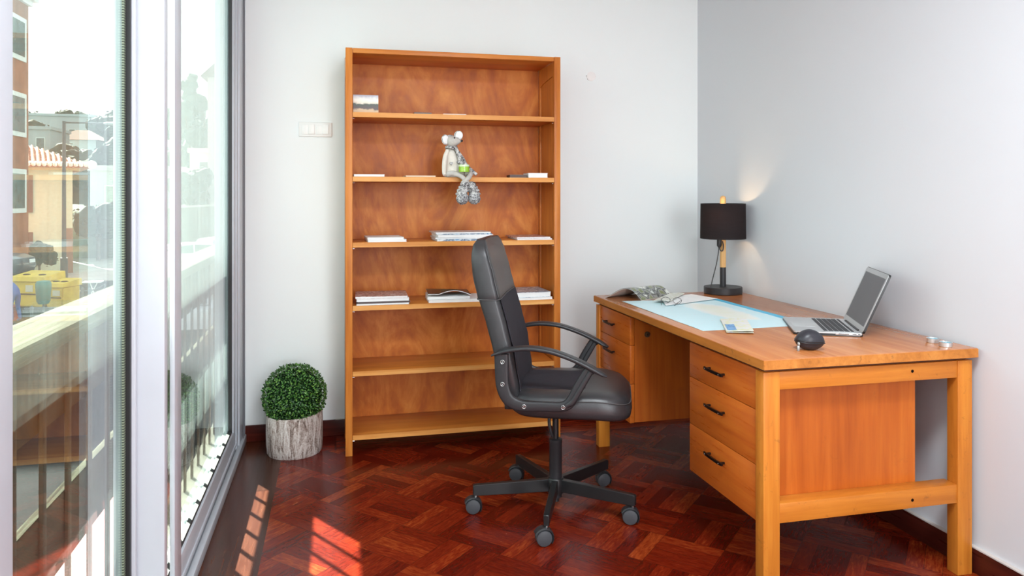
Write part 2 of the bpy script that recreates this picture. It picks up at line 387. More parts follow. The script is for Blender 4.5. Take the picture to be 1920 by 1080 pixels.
def handle(parent, y, z, x=1.265):
    b = NBM()
    for s in (-1, 1): cyl(b, (x+.003, y+s*.048, z), (x-.018, y+s*.048, z), .0042, seg=10)
    pts = [(x-.020+.0035*abs(s)**3, y+s*.062, z) for s in [-1, -.8, -.5, 0, .5, .8, 1]]
    rings = []
    for p in pts:
        w = .0048; rings.append([(p[0]-.003, p[1], p[2]-w), (p[0]+.003, p[1], p[2]-w), (p[0]+.003, p[1], p[2]+w), (p[0]-.003, p[1], p[2]+w)])
    loft(b, rings); o = obj('handle', b, plain('dark_metal_handle', (.03, .024, .022), .3, .8) if 'dark_metal_handle' not in bpy.data.materials else bpy.data.materials['dark_metal_handle'], parent)
    for s in (-1, 1):
        b = NBM(); ell(b, (x-.0235, y+s*.048, z), (.0012, .0022, .0022), seg=8, rings=6); obj('screw_head', b, CHROME, o)
for y0, y1, hy in ((2.0745, 2.5265, 2.322), (3.100, 3.4815, 3.338)):
    bx('pedestal', PANEL, dk, 1.3055, 1.879, y0+.012 if y0 < 3 else y0, y1-.002, .236, .7075)
    for z0, z1, hz in ((.5815, .7075, .645), (.4085, .5795, .515), (.2325, .4065, .345)):
        d = bx('drawer', DRAW, dk, 1.283, 1.305, y0, y1, z0, z1, bev=.0018)
        handle(d, hy, hz, 1.283)
b = NBM(); cyl(b, (1.365, 3.101, .628), (1.365, 3.094, .628), .013, seg=24); cyl(b, (1.365, 3.094, .628), (1.365, 3.092, .628), .0075, seg=18)
obj('lock', b, plain('tarnished_brass', (.30, .24, .15), .35, .9), dk)
b = NBM(); box(b, 1.363, 1.367, 3.0912, 3.0925, .623, .633); obj('keyhole', b, RUBBER, dk)

# ================================================================= office chair
ch = thing('office_chair', 'black leatherette and mesh office swivel chair with arms on five casters', 'chair', (.86, 2.85, 0), math.radians(-21.4))
def interp(T, z):
    if z <= T[0][0]: return T[0][1:]
    for a, c in zip(T, T[1:]):
        if z <= c[0]:
            k = (z-a[0])/(c[0]-a[0]); k = k*k*(3-2*k)*.5+k*.5; return tuple(p+(q-p)*k for p, q in zip(a[1:], c[1:]))
    return T[-1][1:]
# z: back x, front x, half width
BT = [(.445, -.182, -.120, .205), (.53, -.200, -.122, .222), (.62, -.213, -.137, .232), (.70, -.232, -.152, .232), (.77, -.252, -.170, .230), (.865, -.282, -.196, .226), (.95, -.302, -.216, .222), (1.02, -.308, -.236, .218), (1.06, -.304, -.250, .200), (1.083, -.292, -.262, .165)]
def bring(z, gx=0.0, gw=0.0, n=40, dish=.014):
    xb, xf, w = interp(BT, z); xb -= gx; xf += gx; w += gw; out = []
    for i in range(n):
        a = 2*PI*i/n; ca, sa = math.cos(a), math.sin(a)
        e = .34
        px = math.copysign(abs(ca)**e, ca); py = math.copysign(abs(sa)**(e*.9), sa)
        x = (xb+xf)/2+px*(xf-xb)/2
        if px > 0: x += dish*px*(abs(py)**2.2-.55)      # bolsters stand proud of the middle
        out.append((x, py*w, z))
    return out
b = NBM(); zs = [.46, .50, .54, .58, .62, .66, .70, .74, .78, .82, .858]
loft(b, [bring(z) for z in zs]); obj('backrest_lower', b, LEATH, ch)
b = NBM(); zs = [.858, .864, .89, .92, .95, .98, 1.005, 1.03, 1.05, 1.065, 1.075, 1.083]
loft(b, [bring(z, *((.000, 0) if i == 0 else (.003, .002))) for i, z in enumerate(zs)]); o_ = obj('headrest', b, LEATH, ch, ang=1.0)
o_['label'] = 'smooth leatherette headrest'
# mesh panel on the front of the back with a raised chevron fold
b = NBM(); G = []
for z in [.47+.0388*i for i in range(11)]:
    row = []
    xb, xf, w = interp(BT, z)
    for j in range(-8, 9):
        t_ = j/8*.86
        x = xf+.014*(abs(t_)**2.2-.55)+.0035
        cz = .64+.09*(1-abs(t_)*.9); x += .004*math.exp(-((z-cz)/.012)**2)
        row.append((x, t_*w, z))
    G.append(row)
V = [[b.verts.new(p) for p in r] for r in G]; V2 = [[b.verts.new((p[0]-.004, p[1], p[2])) for p in r] for r in G]
for i in range(len(V)-1):
    for j in range(16): b.faces.new((V[i][j], V[i][j+1], V[i+1][j+1], V[i+1][j])); b.faces.new((V2[i][j], V2[i+1][j], V2[i+1][j+1], V2[i][j+1]))
for i in range(len(V)-1):
    for j in (0, 16): b.faces.new((V[i][j], V[i+1][j], V2[i+1][j], V2[i][j]))
obj('mesh_panel', b, MESH, ch)
# stitched seams
STITCH = plain('grey_seam_thread', (.07, .068, .07), .5)
b = NBM()
pts = []
for z in [.87+.0165*i for i in range(12)]:
    xb, xf, w = interp(BT, z); pts.append((xf-.004+.003, -w*.965-.002, z))
tube(b, pts, .0018, 6)
pts = [bring(.860, .004, .003)[i % 40] for i in range(0, 41)]; tube(b, pts, .0022, 6)
obj('seam', b, STITCH, ch)
# seat: rounded waterfall cushion
def superr(cx, hx, hy, e, n=44): return [(cx+math.copysign(abs(math.cos(2*PI*i/n))**e, math.cos(2*PI*i/n))*hx, math.copysign(abs(math.sin(2*PI*i/n))**e, math.sin(2*PI*i/n))*hy) for i in range(n)]
def seat(name, sc, zs_, m, x0=-.165, x1=.302, hw=.245):
    b = NBM(); R = []
    for k, z in zs_:
        cx, hx = (x0+x1)/2, (x1-x0)/2*k
        ring = []
        for x, y in superr(cx, hx, hw*k, .42):
            f = max(0, (x-.12)/.18); side = (abs(y)/hw)**3
            zz = z-.030*f*f*(1 if z > .47 else .55)-.004*side+.012*max(0, (x-.05)/.2)*(1 if z > .47 else 0)*(1-f*.4)
            ring.append((x, y, zz))
        R.append(ring)
    loft(b, R); return obj(name, b, m, ch, ang=1.2)
seat('seat_cushion', 1, [(.80, .425), (.93, .428), (.985, .440), (1.0, .460), (.995, .480), (.965, .502), (.90, .514), (.75, .517), (.4, .514), (.1, .512)], LEATH)
b = NBM(); R = []
V = []
for i in range(11):
    row = []
    for j in range(-8, 9):
        x = -.135+.26*i/10; y = j/8*(.165+.0*i)
        f = max(0, (x-.12)/.18); z = .5185-.004*(abs(y)/.245)**3+.012*max(0, (x-.05)/.2)
        d = abs(y)-(.03+.35*(x+.13)); z += .0035*math.exp(-(d/.010)**2)-(.004 if (abs(j) == 8 or i in (0, 10)) else 0)
        row.append(b.verts.new((x, y, z)))
    V.append(row)
for i in range(10):
    for j in range(16): b.faces.new((V[i][j], V[i][j+1], V[i+1][j+1], V[i+1][j]))
ext = bmesh.ops.extrude_face_region(b, geom=list(b.faces)); bmesh.ops.translate(b, verts=[v for v in ext['geom'] if isinstance(v, bmesh.types.BMVert)], vec=(0, 0, -.006))
obj('seat_mesh_panel', b, MESH, ch)
b = NBM()
ring = []
for x, y in superr((-.165+.302)/2, .2335*.985, .245*.985, .42, 60):
    f = max(0, (x-.12)/.18); side = (abs(y)/.245)**3
    ring.append((x, y, .495-.030*f*f-.004*side+.012*max(0, (x-.05)/.2)*(1-f*.4)))
tube(b, ring+[ring[0]], .0018, 6); obj('seat_piping', b, STITCH, ch)
# seat pan and mechanism
b = NBM(); box(b, -.13, .18, -.13, .13, .412, .428, bev=.004); box(b, -.09, .10, -.06, .06, .385, .412, bev=.006)
box(b, -.20, -.08, -.05, .05, .40, .42, bev=.004)
obj('seat_mechanism', b, BLACKM, ch)
# armrests: one curved pad flowing into a loop bolted to back and seat
def ribbon(b, pts, widths, latw, y0, sub=6):
    P = catmull([(p[0], 0, p[1]) for p in pts], sub); W_ = catmull([(w, 0, 0) for w in widths], sub); L_w = catmull([(w, 0, 0) for w in latw], sub)
    R = []
    for i, p in enumerate(P):
        d = (P[min(i+1, len(P)-1)]-P[max(i-1, 0)]).normalized(); nn = Vector((-d.z, 0, d.x)); h = W_[i].x/2; lw = L_w[i].x/2; r = []
        for k in range(16):
            a = 2*PI*k/16; u = math.copysign(abs(math.cos(a))**.55, math.cos(a)); v = math.copysign(abs(math.sin(a))**.55, math.sin(a))
            q = p+nn*u*h; r.append((q.x, y0+v*lw, q.z))
        R.append(r)
    loft(b, R)
for s in (-1, 1):
    y = s*.268
    b = NBM()
    ribbon(b, [(-.215, .662), (-.160, .681), (-.085, .692), (0, .684), (.085, .657), (.150, .627), (.190, .606), (.208, .597)], [.006, .016, .017, .017, .017, .018, .013, .006], [.030, .046, .050, .052, .052, .050, .044, .026], y)
    arm = obj('armrest', b, BLACKP, ch, ang=.9)
    b = NBM()
    ribbon(b, [(-.178, .668), (-.177, .60), (-.172, .545), (-.150, .500), (-.105, .480), (-.03, .480), (.045, .482), (.078, .503), (.103, .555), (.132, .605), (.150, .622)],
           [.054, .052, .050, .046, .040, .036, .036, .038, .034, .032, .04], [.022]*11, y)
    obj('arm_loop', b, BLACKP, arm, ang=.9)
    b = NBM()
    ribbon(b, [(.060, .488), (.085, .505), (.118, .560), (.150, .615)], [.018, .022, .022, .02], [.034]*4, y+s*.0)
    obj('arm_rib', b, BLACKP, arm, ang=.9)
    for bxx, bz in ((-.173, .641), (-.173, .559), (-.093, .480), (.050, .482)):
        b = NBM(); yy = y+s*.011
        cyl(b, (bxx, yy-s*.004, bz), (bxx, yy+s*.0015, bz), .0082, seg=20); o1 = obj('bolt', b, BLACKM, arm)
        b = NBM(); tube(b, [(bxx+.0068*math.cos(a), yy+s*.0018, bz+.0068*math.sin(a)) for a in [2*PI*i/20 for i in range(21)]], .0011, 6); cyl(b, (bxx, yy+s*.001, bz), (bxx, yy+s*.0028, bz), .0026, seg=6); obj('bolt_ring', b, CHROME, o1)
    for p_, q_ in (((-.173, s*.225, .60), (-.173, y, .60)), ((.05, s*.12, .455), (.05, y, .480)), ((-.093, s*.12, .455), (-.093, y, .478))):
        b = NBM(); cyl(b, p_, q_, .011); obj('arm_bracket', b, BLACKM, arm)
# gas column
b = NBM(); cyl(b, (0, 0, .25), (0, 0, .40), .0125); obj('gas_piston', b, BLACKM, ch)
b = NBM(); lathe(b, [(.0245, .045), (.0255, .09), (.0255, .262), (.0265, .264), (.0265, .276), (.021, .279)], seg=32); cyl(b, (0, 0, .028), (0, 0, .05), .015); obj('column', b, BLACKP, ch)
b = NBM(); tube(b, [(-.02, -.015, .40), (-.024, -.02, .35), (-.018, -.018, .31), (-.012, -.012, .29)], .0065, 8, 4); obj('height_lever', b, BLACKP, ch)
b = NBM(); lathe(b, [(.032, .062), (.034, .068), (.034, .118), (.031, .123)], seg=24); obj('hub', b, BLACKM, ch)
def leg_caster(ang, cang):
    ca, sa = math.cos(ang), math.sin(ang)
    b = NBM()
    def pt(r, w, z): return (r*ca-w*sa, r*sa+w*ca, z)
    R = []
    for r, w, z0, z1 in ((.025, .0125, .070, .119), (.15, .0115, .069, .116), (.325, .0105, .070, .112)): R.append([pt(r, -w, z0), pt(r, w, z0), pt(r, w, z1), pt(r, -w, z1)])
    R.append([pt(.333, -.010, .071), pt(.333, .010, .071), pt(.333, .010, .109), pt(.333, -.010, .109)])
    loft(b, R); bmesh.ops.bevel(b, geom=[e for e in b.edges], offset=.0018, segments=1, affect='EDGES')
    lg = obj('base_leg', b, BLACKM, ch)
    cx, cy = pt(.322, 0, 0)[:2]
    b = NBM(); cyl(b, (cx, cy, .055), (cx, cy, .072), .0055, seg=10); obj('caster_stem', b, CHROME, lg)
    c, s = math.cos(cang), math.sin(cang)
    wc = Vector((cx-.011*c, cy-.011*s, .0295)); ax = Vector((-s, c, 0))
    for k in (-1, 1):
        b = NBM(); p0 = wc+ax*k*.004; p1 = wc+ax*k*.019; u, w = frame_of(ax*k)
        R = []
        for rr, dd in ((.027, 0), (.0293, .002), (.0293, .011), (.027, .0150), (.014, .0175)): R.append([p0+ax*k*dd+rr*(math.cos(a)*u+math.sin(a)*w) for a in [2*PI*i/28 for i in range(28)]])
        loft(b, R); obj('caster_wheel', b, GREYW, lg)
    # hood over both wheels
    b = NBM(); R = []
    for i in range(13):
        a = math.radians(-35+190*i/12)
        o = Vector((c*math.cos(a), s*math.cos(a), math.sin(a)))
        R.append([wc+o*.0325+ax*.0200, wc+o*.0365+ax*.015, wc+o*.0365-ax*.015, wc+o*.0325-ax*.0200, wc+o*.0305-ax*.016, wc+o*.0305+ax*.016])
    loft(b, R); cyl(b, (cx, cy, .045), (cx, cy, .058), .011, seg=14); obj('caster_hood', b, BLACKP, lg)
for k in range(5):
    a = math.radians(31.5+72*k)+math.radians(21.4)
    leg_caster(a, math.radians(8+[14, -8, 6, 10, -6][k]))
# ================================================================= desk lamp
lp = thing('desk_lamp', 'small table lamp with black drum shade and wooden stem on the desk corner', 'lamp', (1.942, 3.455, .75))
b = NBM(); lathe(b, [(.094, 0), (.0965, .003), (.0965, .033), (.094, .036)], seg=64); obj('base', b, BLACKP, lp)
b = NBM(); cyl(b, (0, 0, .035), (0, 0, .135), .0155); obj('black_stem', b, BLACKP, lp)
PALEW = wood('pale_turned_wood', (.55, .30, .11), (.68, .41, .17), (.78, .52, .25), 'Z', 1, .4)
b = NBM(); lathe(b, [(.0152, .134), (.0152, .485), (.0140, .494), (.0105, .5), (.004, .503)], seg=32); obj('wooden_stem', b, PALEW, lp)
def shade_mat():
    b = NB('black_shade_fabric')
    v = b.coord((1, 1, 60)); n = b.noise(v, 8, 3)
    c = b.mix(n.outputs[0], (.018, .014, .016), (.045, .035, .036))
    p = b.node('ShaderNodeBsdfPrincipled', {'Base Color': c, 'Roughness': .85, 'Specular IOR Level': .2})
    tl = b.node('ShaderNodeBsdfTranslucent', {0: (.10, .06, .04)})
    m = b.node('ShaderNodeMixShader', {0: .35, 1: p.outputs[0], 2: tl.outputs[0]}); b.t.links.new(m.outputs[0], b.out.inputs[0]); return b.m
b = NBM(); R0, R1 = .1125, .1145
lathe(b, [(R1, .283), (R0, .462)], seg=64, cap=False); lathe(b, [(R1-.002, .283), (R0-.002, .462)], seg=64, cap=False)
sh = obj('lamp_shade', b, shade_mat(), lp)
b = NBM(); r = R1-.001; tube(b, [(r*math.cos(a), r*math.sin(a), .283) for a in [2*PI*i/64 for i in range(65)]], .0018, 6); obj('shade_ring', b, BLACKM, sh)
b = NBM(); r = R0-.001; tube(b, [(r*math.cos(a), r*math.sin(a), .462) for a in [2*PI*i/64 for i in range(65)]], .0018, 6)
for k in range(3):
    a = 2*PI*k/3+.4; tube(b, [(.014*math.cos(a), .014*math.sin(a), .448), (R0*math.cos(a), R0*math.sin(a), .461)], .0015, 6)
obj('shade_ring', b, BLACKM, sh)
b = NBM(); cyl(b, (-.028, -.012, .262), (-.026, -.011, .315), .012, seg=16); lathe(b, [(.004, .0), (.012, .012), (.012, .03)], (-.028, -.012, .235), seg=16); obj('socket', b, BLACKP, lp)
bm_ = NB('warm_bulb'); e_ = bm_.node('ShaderNodeEmission', {0: (1.0, .62, .30), 1: 9.0}); bm_.t.links.new(e_.outputs[0], bm_.out.inputs[0])
b = NBM(); ell(b, (-.035, -.014, .345), (.017, .017, .026)); obj('bulb', b, bm_.m, lp)
b = NBM(); tube(b, [(-.028, -.012, .24), (-.022, -.014, .222), (-.012, -.018, .222), (-.008, -.02, .245), (-.014, -.02, .27)], .0028, 8, 5)
tube(b, [(-.030, -.012, .245), (-.034, -.014, .21), (-.048, -.018, .15), (-.070, -.022, .08), (-.082, -.024, .036)], .0028, 8, 5); obj('cord', b, BLACKM, lp)
pl = bpy.data.lights.new('bulb_glow', 'POINT'); pl.energy = 1.0; pl.color = (1.0, .66, .36); pl.shadow_soft_size = .02
po = bpy.data.objects.new('bulb_glow', pl); COL.objects.link(po); po.location = (1.942-.04, 3.455-.045, .75+.40)

# ================================================================= laptop
LA = math.atan2(-.447, .894)
lt = thing('laptop', 'open silver laptop with grey screen and black keys on the desk top', 'laptop', (1.687, 2.5125, .7505), LA)
# local: x towards the screen, y along the hinge (far side +)
W2, DP = .162, .232
def rrect(x0, x1, y0, y1, r, n=5):
    o = []
    for cx, cy, a0 in ((x1-r, y1-r, 0), (x0+r, y1-r, 90), (x0+r, y0+r, 180), (x1-r, y0+r, 270)):
        for i in range(n+1): a = math.radians(a0+90*i/n); o.append((cx+r*math.cos(a), cy+r*math.sin(a)))
    return o
b = NBM(); prism(b, rrect(0, DP, -W2, W2, .012), .004, .0125, .0012); obj('base', b, SILVER, lt)
b = NBM(); prism(b, rrect(-.001, DP+.001, -W2-.001, W2+.001, .013), 0.0, .0086, .0015); obj('bottom_cover', b, BLACKM, lt)
b = NBM(); prism(b, rrect(.105, .212, -.142, .142, .004), .0126, .0129); kb = obj('keyboard', b, SILVER, lt)
b = NBM()
rows = [(.1965, .009, 14), (.1785, .0155, 14), (.1605, .0155, 14), (.1425, .0155, 13), (.1245, .0155, 12), (.1075, .0150, 0)]
for rx, kd, n in rows:
    if n:
        w = .280/n
        for i in range(n): box(b, rx-kd/2+.006, rx+kd/2+.006, -.140+i*w+.0013, -.140+(i+1)*w-.0013, .0129, .0138)
    else:
        for y0, y1 in ((-.138, -.121), (-.119, -.102), (-.1, -.083), (-.081, -.060), (-.058, .040), (.042, .06), (.062, .08), (.084, .10), (.102, .12), (.122, .138)): box(b, .106, .1185, y0, y1, .0129, .0138)
obj('keys', b, plain('black_keys', (.02, .02, .024), .5), kb)
b = NBM(); prism(b, rrect(.012, .092, -.053, .053, .004), .0126, .0129); obj('trackpad', b, plain('trackpad_grey', (.60, .61, .62), .3, .4), lt)
b = NBM()
for x0, x1 in ((.150, .185), (.196, .209), (.214, .222)): box(b, x0, x1, -W2-.0026, -W2+.001, .0068, .0096)
obj('port', b, RUBBER, lt); b = NBM(); box(b, .140, .226, -W2-.0022, -W2+.001, .0045, .0120, bev=.0004); obj('port_strip', b, SILVER, lt)
b = NBM(); cyl(b, (DP-.004, -.11, .011), (DP-.004, .11, .011), .0062, seg=16); obj('hinge', b, BLACKM, lt)
scn = bpy.data.objects.new('screen', None); COL.objects.link(scn); scn.parent = lt; scn.location = (DP-.004, 0, .0135); scn.rotation_euler = (0, -math.radians(67), 0)
# local of the lid: x up the lid, z = facing away from... (front face towards -z side after rotation)
def lid(nm, x0, x1, y0, y1, r, z0, z1, m, bev=0):
    b = NBM(); prism(b, rrect(x0, x1, y0, y1, r), z0, z1, bev); return obj(nm, b, m, scn)
lid('lid', 0, .226, -W2+.0012, W2-.0012, .010, -.0050, .0, SILVER, .0004)
lid('lid_cover', -.001, .2280, -W2-.001, W2+.001, .011, -.0085, -.0012, BLACKM, .001)
DISP = plain('matte_dark_display', (.13, .125, .135), .42, 0, .02)
lid('display', .022, .208, -.146, .146, .001, .0001, .0007, DISP)
lid('bezel_line', .0205, .2095, -.1475, .1475, .0015, .00005, .0003, plain('bezel_grey', (.40, .40, .41), .4))

# ================================================================= small things on the desk
t = thing('zipped_pouch', 'small black almond shaped zipped case near the desk edge', 'case', (1.502, 2.118, .75), math.radians(-22))
b = NBM(); vs = ell(b, (0, 0, .033), (.046, .032, .034), seg=28, rings=18)
for v in vs:
    v.co.z = max(v.co.z, .001); k = v.co.x/.046; v.co.y *= 1-.25*k; v.co.z = .001+(v.co.z-.001)*(1-.12*k*k)
obj('shell', b, plain('black_hard_shell', (.022, .022, .03), .38), t)
b = NBM(); tube(b, [(.0468*math.cos(a), .0328*math.sin(a)*(1-.25*math.cos(a)), .026-.003*math.cos(a)) for a in [2*PI*i/40 for i in range(41)]], .0016, 6)
tube(b, [(.0462*math.cos(a), .0322*math.sin(a)*(1-.25*math.cos(a)), .031-.003*math.cos(a)) for a in [2*PI*i/40 for i in range(41)]], .0012, 6); obj('zip', b, BLACKM, t)
b = NBM(); box(b, -.043, -.035, -.024, -.021, .018, .028, bev=.001); box(b, -.046, -.038, -.0305, -.028, .0005, .018, bev=.0006)
obj('zip_pull', b, plain('dull_zip_metal', (.30, .30, .29), .4, .8), t)
for x, y, nm in ((1.987, 2.126, 'small tealight candle, the one farther from the desk front edge'), (1.976, 2.060, 'small tealight candle, the one nearer the desk front edge')):
    if 'tl0' not in globals():
        tl0 = thing('tealight', nm, 'candle', (x, y, .7502), 0, 'tealights on the desk corner')
        b = NBM(); lathe(b, [(.0185, 0), (.0195, .001), (.0198, .0145), (.0205, .0152), (.0192, .0152), (.0188, .012)], seg=32, cap=False); lathe(b, [(.001, .0005), (.0186, .0005)], seg=32, cap=False); obj('foil_cup', b, SILVER, tl0)
        b = NBM(); lathe(b, [(.0186, .002), (.0186, .0118), (.001, .0125)], seg=32); obj('wax', b, plain('pale_blue_wax', (.10, .45, .60), .35), tl0)
        b = NBM(); cyl(b, (0, 0, .012), (.001, 0, .018), .0008, seg=6); obj('wick', b, PAPER, tl0)
    else:
        r = tl0.copy(); COL.objects.link(r); r.location = (x, y, .7502); r['label'] = nm
        for c in list(tl0.children): d = c.copy(); COL.objects.link(d); d.parent = r

def sheet(bm, f, nu, nv, th=.0006, mi=0):
    """thin solid patch: f(u,v) gives the top surface"""
    A = [[bm.verts.new(f(i/nu, j/nv)) for j in range(nv+1)] for i in range(nu+1)]
    B = [[bm.verts.new(Vector(f(i/nu, j/nv))-Vector((0, 0, th))) for j in range(nv+1)] for i in range(nu+1)]
    for i in range(nu):
        for j in range(nv):
            bm.faces.new((A[i][j], A[i+1][j], A[i+1][j+1], A[i][j+1])).material_index = mi; bm.faces.new((B[i][j], B[i][j+1], B[i+1][j+1], B[i+1][j])).material_index = mi
    for i in range(nu):
        for j in (0, nv): bm.faces.new((A[i][j], A[i+1][j], B[i+1][j], B[i][j]))
    for j in range(nv):
        for i in (0, nu): bm.faces.new((A[i][j], A[i][j+1], B[i][j+1], B[i][j]))
def map_mat():
    b = NB('blue_map_print'); v = b.coord(); s = b.node('ShaderNodeSeparateXYZ', {0: v})
    n = b.noise(v, 5.0, 6, .55)
    # land mass: an irregular blob
    dx = b.math('DIVIDE', b.math('SUBTRACT', s.outputs[0], 1.62), .15); dy = b.math('DIVIDE', b.math('SUBTRACT', s.outputs[1], 2.93), .36)
    d = b.math('ADD', b.math('MULTIPLY', dx, dx), b.math('MULTIPLY', dy, dy))
    f = b.math('ADD', d, b.math('MULTIPLY', n.outputs[0], 1.1))
    c = b.ramp(f, [(.0, (.84, .88, .66)), (.5, (.88, .90, .76)), (.8, (.90, .93, .88)), (.95, (.76, .93, .97)), (1.0, (.66, .90, .96))])
    c = b.mix(b.math('GREATER_THAN', s.outputs[0], 1.772), c, (.06, .52, .80))
    n2 = b.noise(v, 60, 3); c = b.mix(b.math('MULTIPLY', b.math('GREATER_THAN', n2.outputs[0], .68), .25), c, (.75, .55, .6))
    return b.finish(c, .38)
b = NBM()
def mapf(u, v):
    p0 = Vector((1.325, 2.502)); p1 = Vector((1.81, 2.52)); q0 = Vector((1.325, 3.300)); q1 = Vector((1.81, 3.27))
    p = (p0*(1-u)+p1*u)*(1-v)+(q0*(1-u)+q1*u)*v
    return (p.x, p.y, .7512+.0012*abs(math.sin(v*PI*4))*(1 if 0 < u < 1 else .6))
sheet(b, mapf, 12, 32, .0005); tag(obj('map', b, map_mat()), 'large pale blue map spread over the desk top beneath the papers', 'map')
def collage(name, cols, scale=30.0, rough=.3, base=None):
    b = NB(name); v = b.node('ShaderNodeTexVoronoi', {'Vector': b.coord(), 'Scale': scale}); n = b.noise(b.coord(), scale*1.5, 5, .6, 1.0)
    f = b.math('ADD', b.math('MULTIPLY', v.outputs[0], .5), b.math('MULTIPLY', n.outputs[0], .6))
    k = len(cols); return b.finish(b.ramp(f, [(.22+.5*i/(k-1), c) for i, c in enumerate(cols)]), rough)
GREENP = collage('garden_photo_print', [(.02, .02, .02), (.16, .17, .15), (.22, .26, .10), (.36, .36, .37), (.05, .06, .05), (.70, .72, .68)], 26)
# leaflet
b = NBM(); q = [Vector(p) for p in ((1.383, 2.435), (1.474, 2.402), (1.612, 2.687), (1.502, 2.695))]
def leaf(h):
    def f(u, v):
        p = (q[0]*(1-u)+q[1]*u)*(1-v)+(q[3]*(1-u)+q[2]*u)*v; return (p.x, p.y, h+.004*u*(1-v)*(1 if h > .757 else .2)+.001)
    return f
sheet(b, leaf(.758), 4, 6, .0007); sheet(b, leaf(.7538), 4, 6, .0007)
box(b, 1.3925, 1.395, 2.44, 2.441, .7535, .758)
lf_ = tag(obj('leaflet', b, collage('leaflet_print', [(.88, .88, .90), (.90, .90, .88), (.88, .88, .88), (.86, .86, .55), (.9, .9, .86), (.9, .9, .9)], 22)), 'folded leaflet with blue picture lying on the map corner beside the laptop', 'leaflet')
b = NBM(); sheet(b, lambda u, v: leaf(.7591)(.06+.34*u, .08+.42*v), 3, 3, .0004); obj('picture', b, collage('blue_picture', [(.02, .12, .45), (.05, .28, .68), (.35, .60, .85), (.04, .20, .55)], 60), lf_)
# open magazine lying face down, arched
t = thing('open_magazine', 'open magazine lying face down and arched at the far end of the desk', 'magazine', (0, 0, 0))
o0 = Vector((1.290, 3.440)); U = Vector((.134, -.135)); Vv = Vector((.215, .118))
def arch(off):
    def f(u, v):
        p = o0+U*(u*1.02)+Vv*v
        z = .752+off+.052*math.sin(PI*min(1, u*1.0)**1.35)*(1-.10*v) 
        return (p.x, p.y, z)
    return f
b = NBM(); sheet(b, arch(.0012), 24, 14, .0008); obj('cover', b, GREENP, t)
b = NBM(); sheet(b, lambda u, v: arch(-.001)(u, v*.99+.003), 24, 8, .0014); obj('pages', b, plain('page_edges', (.70, .70, .69), .5), t)
# loose open sheet next to it
b = NBM()
def sh2(u, v):
    c = [Vector(p) for p in ((1.455, 3.095), (1.79, 3.235), (1.74, 3.41), (1.53, 3.34))]
    p = (c[0]*(1-u)+c[1]*u)*(1-v)+(c[3]*(1-u)+c[2]*u)*v; return (p.x, p.y, .7560+.006*math.sin(PI*v)*(1-u)+.002*u)
sheet(b, sh2, 10, 8, .0012); t2 = tag(obj('white_sheet', b, PAPER), 'blank white sheet lying between the arched magazine and the lamp', 'paper')
b = NBM()
def sh3(u, v):
    c = [Vector(p) for p in ((1.43, 3.19), (1.50, 3.15), (1.70, 3.40), (1.63, 3.42))]
    p = (c[0]*(1-u)+c[1]*u)*(1-v)+(c[3]*(1-u)+c[2]*u)*v; return (p.x, p.y, .7645+.004*math.sin(PI*u))
sheet(b, sh3, 4, 8, .0008); tag(obj('printed_page', b, collage('faded_print', [(.5, .5, .45), (.75, .75, .72), (.62, .64, .5), (.82, .82, .8)], 30)), 'narrow printed page under the eyeglasses beside the arched magazine', 'page')
# eyeglasses
t = thing('eyeglasses', 'pair of thin black rimmed eyeglasses folded on the papers', 'glasses', (1.492, 3.115, .7695), math.radians(-35)); t.scale = (.8, .8, .8)
for s in (-1, 1):
    b = NBM(); tube(b, [(s*.032+.024*math.cos(a), -.002*math.cos(a), .017*math.sin(a)+.007) for a in [2*PI*i/24 for i in range(25)]], .0013, 6); obj('rim', b, BLACKM, t)
    b = NBM(); cyl(b, (s*.032, -.0004, .007), (s*.032, .0004, .007), .0165, seg=24); obj('lens', b, bpy.data.materials.get('clear_lens') or glass('clear_lens', 0.0, tint=(.99, .99, .99)), t)
    b = NBM(); tube(b, [(s*.057, .001, .012), (s*.058, -.012, .012), (s*.045, -.075, .004), (s*.036, -.118, -.006)], .0014, 6, 4); obj('temple', b, BLACKM, t)
b = NBM(); tube(b, [(-.009, 0, .012), (0, -.002, .016), (.009, 0, .012)], .0012, 6, 3); obj('bridge', b, CHROME, t)

# ================================================================= things on the shelves
def rim(name, cols, sc): return bpy.data.materials.get(name) or collage(name, cols, sc)
REDC = rim('red_brown_cover', [(.04, .012, .012), (.34, .03, .03), (.10, .02, .02), (.75, .62, .60), (.30, .04, .035), (.85, .8, .78)], 30)
BLUEC = rim('blue_grey_cover', [(.04, .08, .18), (.16, .32, .52), (.60, .68, .74), (.08, .14, .24), (.75, .78, .80)], 26)
GREYC = rim('pale_grey_cover', [(.60, .58, .58), (.75, .74, .74), (.50, .52, .55), (.8, .8, .8)], 16)
DARKC = plain('dark_brown_cover', (.045, .025, .02), .3)
PAGES = plain('stacked_page_edges', (.80, .80, .80), .6)
def mag(name, label, x0, x1, y0, y1, z, h, cover, rz=0, group=None, cat='magazine', pages=PAGES, spine=False):
    cx, cy = (x0+x1)/2, (y0+y1)/2; w, d = x1-x0, y1-y0
    t = thing(name, label, cat, (cx, cy, z), math.radians(rz), group)
    c = .0008 if h < .012 else .0016
    b = NBM(); box(b, -w/2, w/2, -d/2, d/2, 0, c); box(b, -w/2, w/2, -d/2, d/2, h-c, h)
    if spine: box(b, -w/2, w/2, -d/2, -d/2+.001, c, h-c)
    elif rz >= 0: box(b, -w/2, -w/2+.001, -d/2, d/2, c, h-c)
    else: box(b, w/2-.001, w/2, -d/2, d/2, c, h-c)
    obj('cover', b, cover, t)
    b = NBM(); box(b, -w/2+.0012, w/2-.0015, -d/2+.001, d/2-.002, c, h-c); obj('pages', b, pages, t)
    return t
z1, z2, z3, z4 = [s+.0004 for s in SH[:4]]
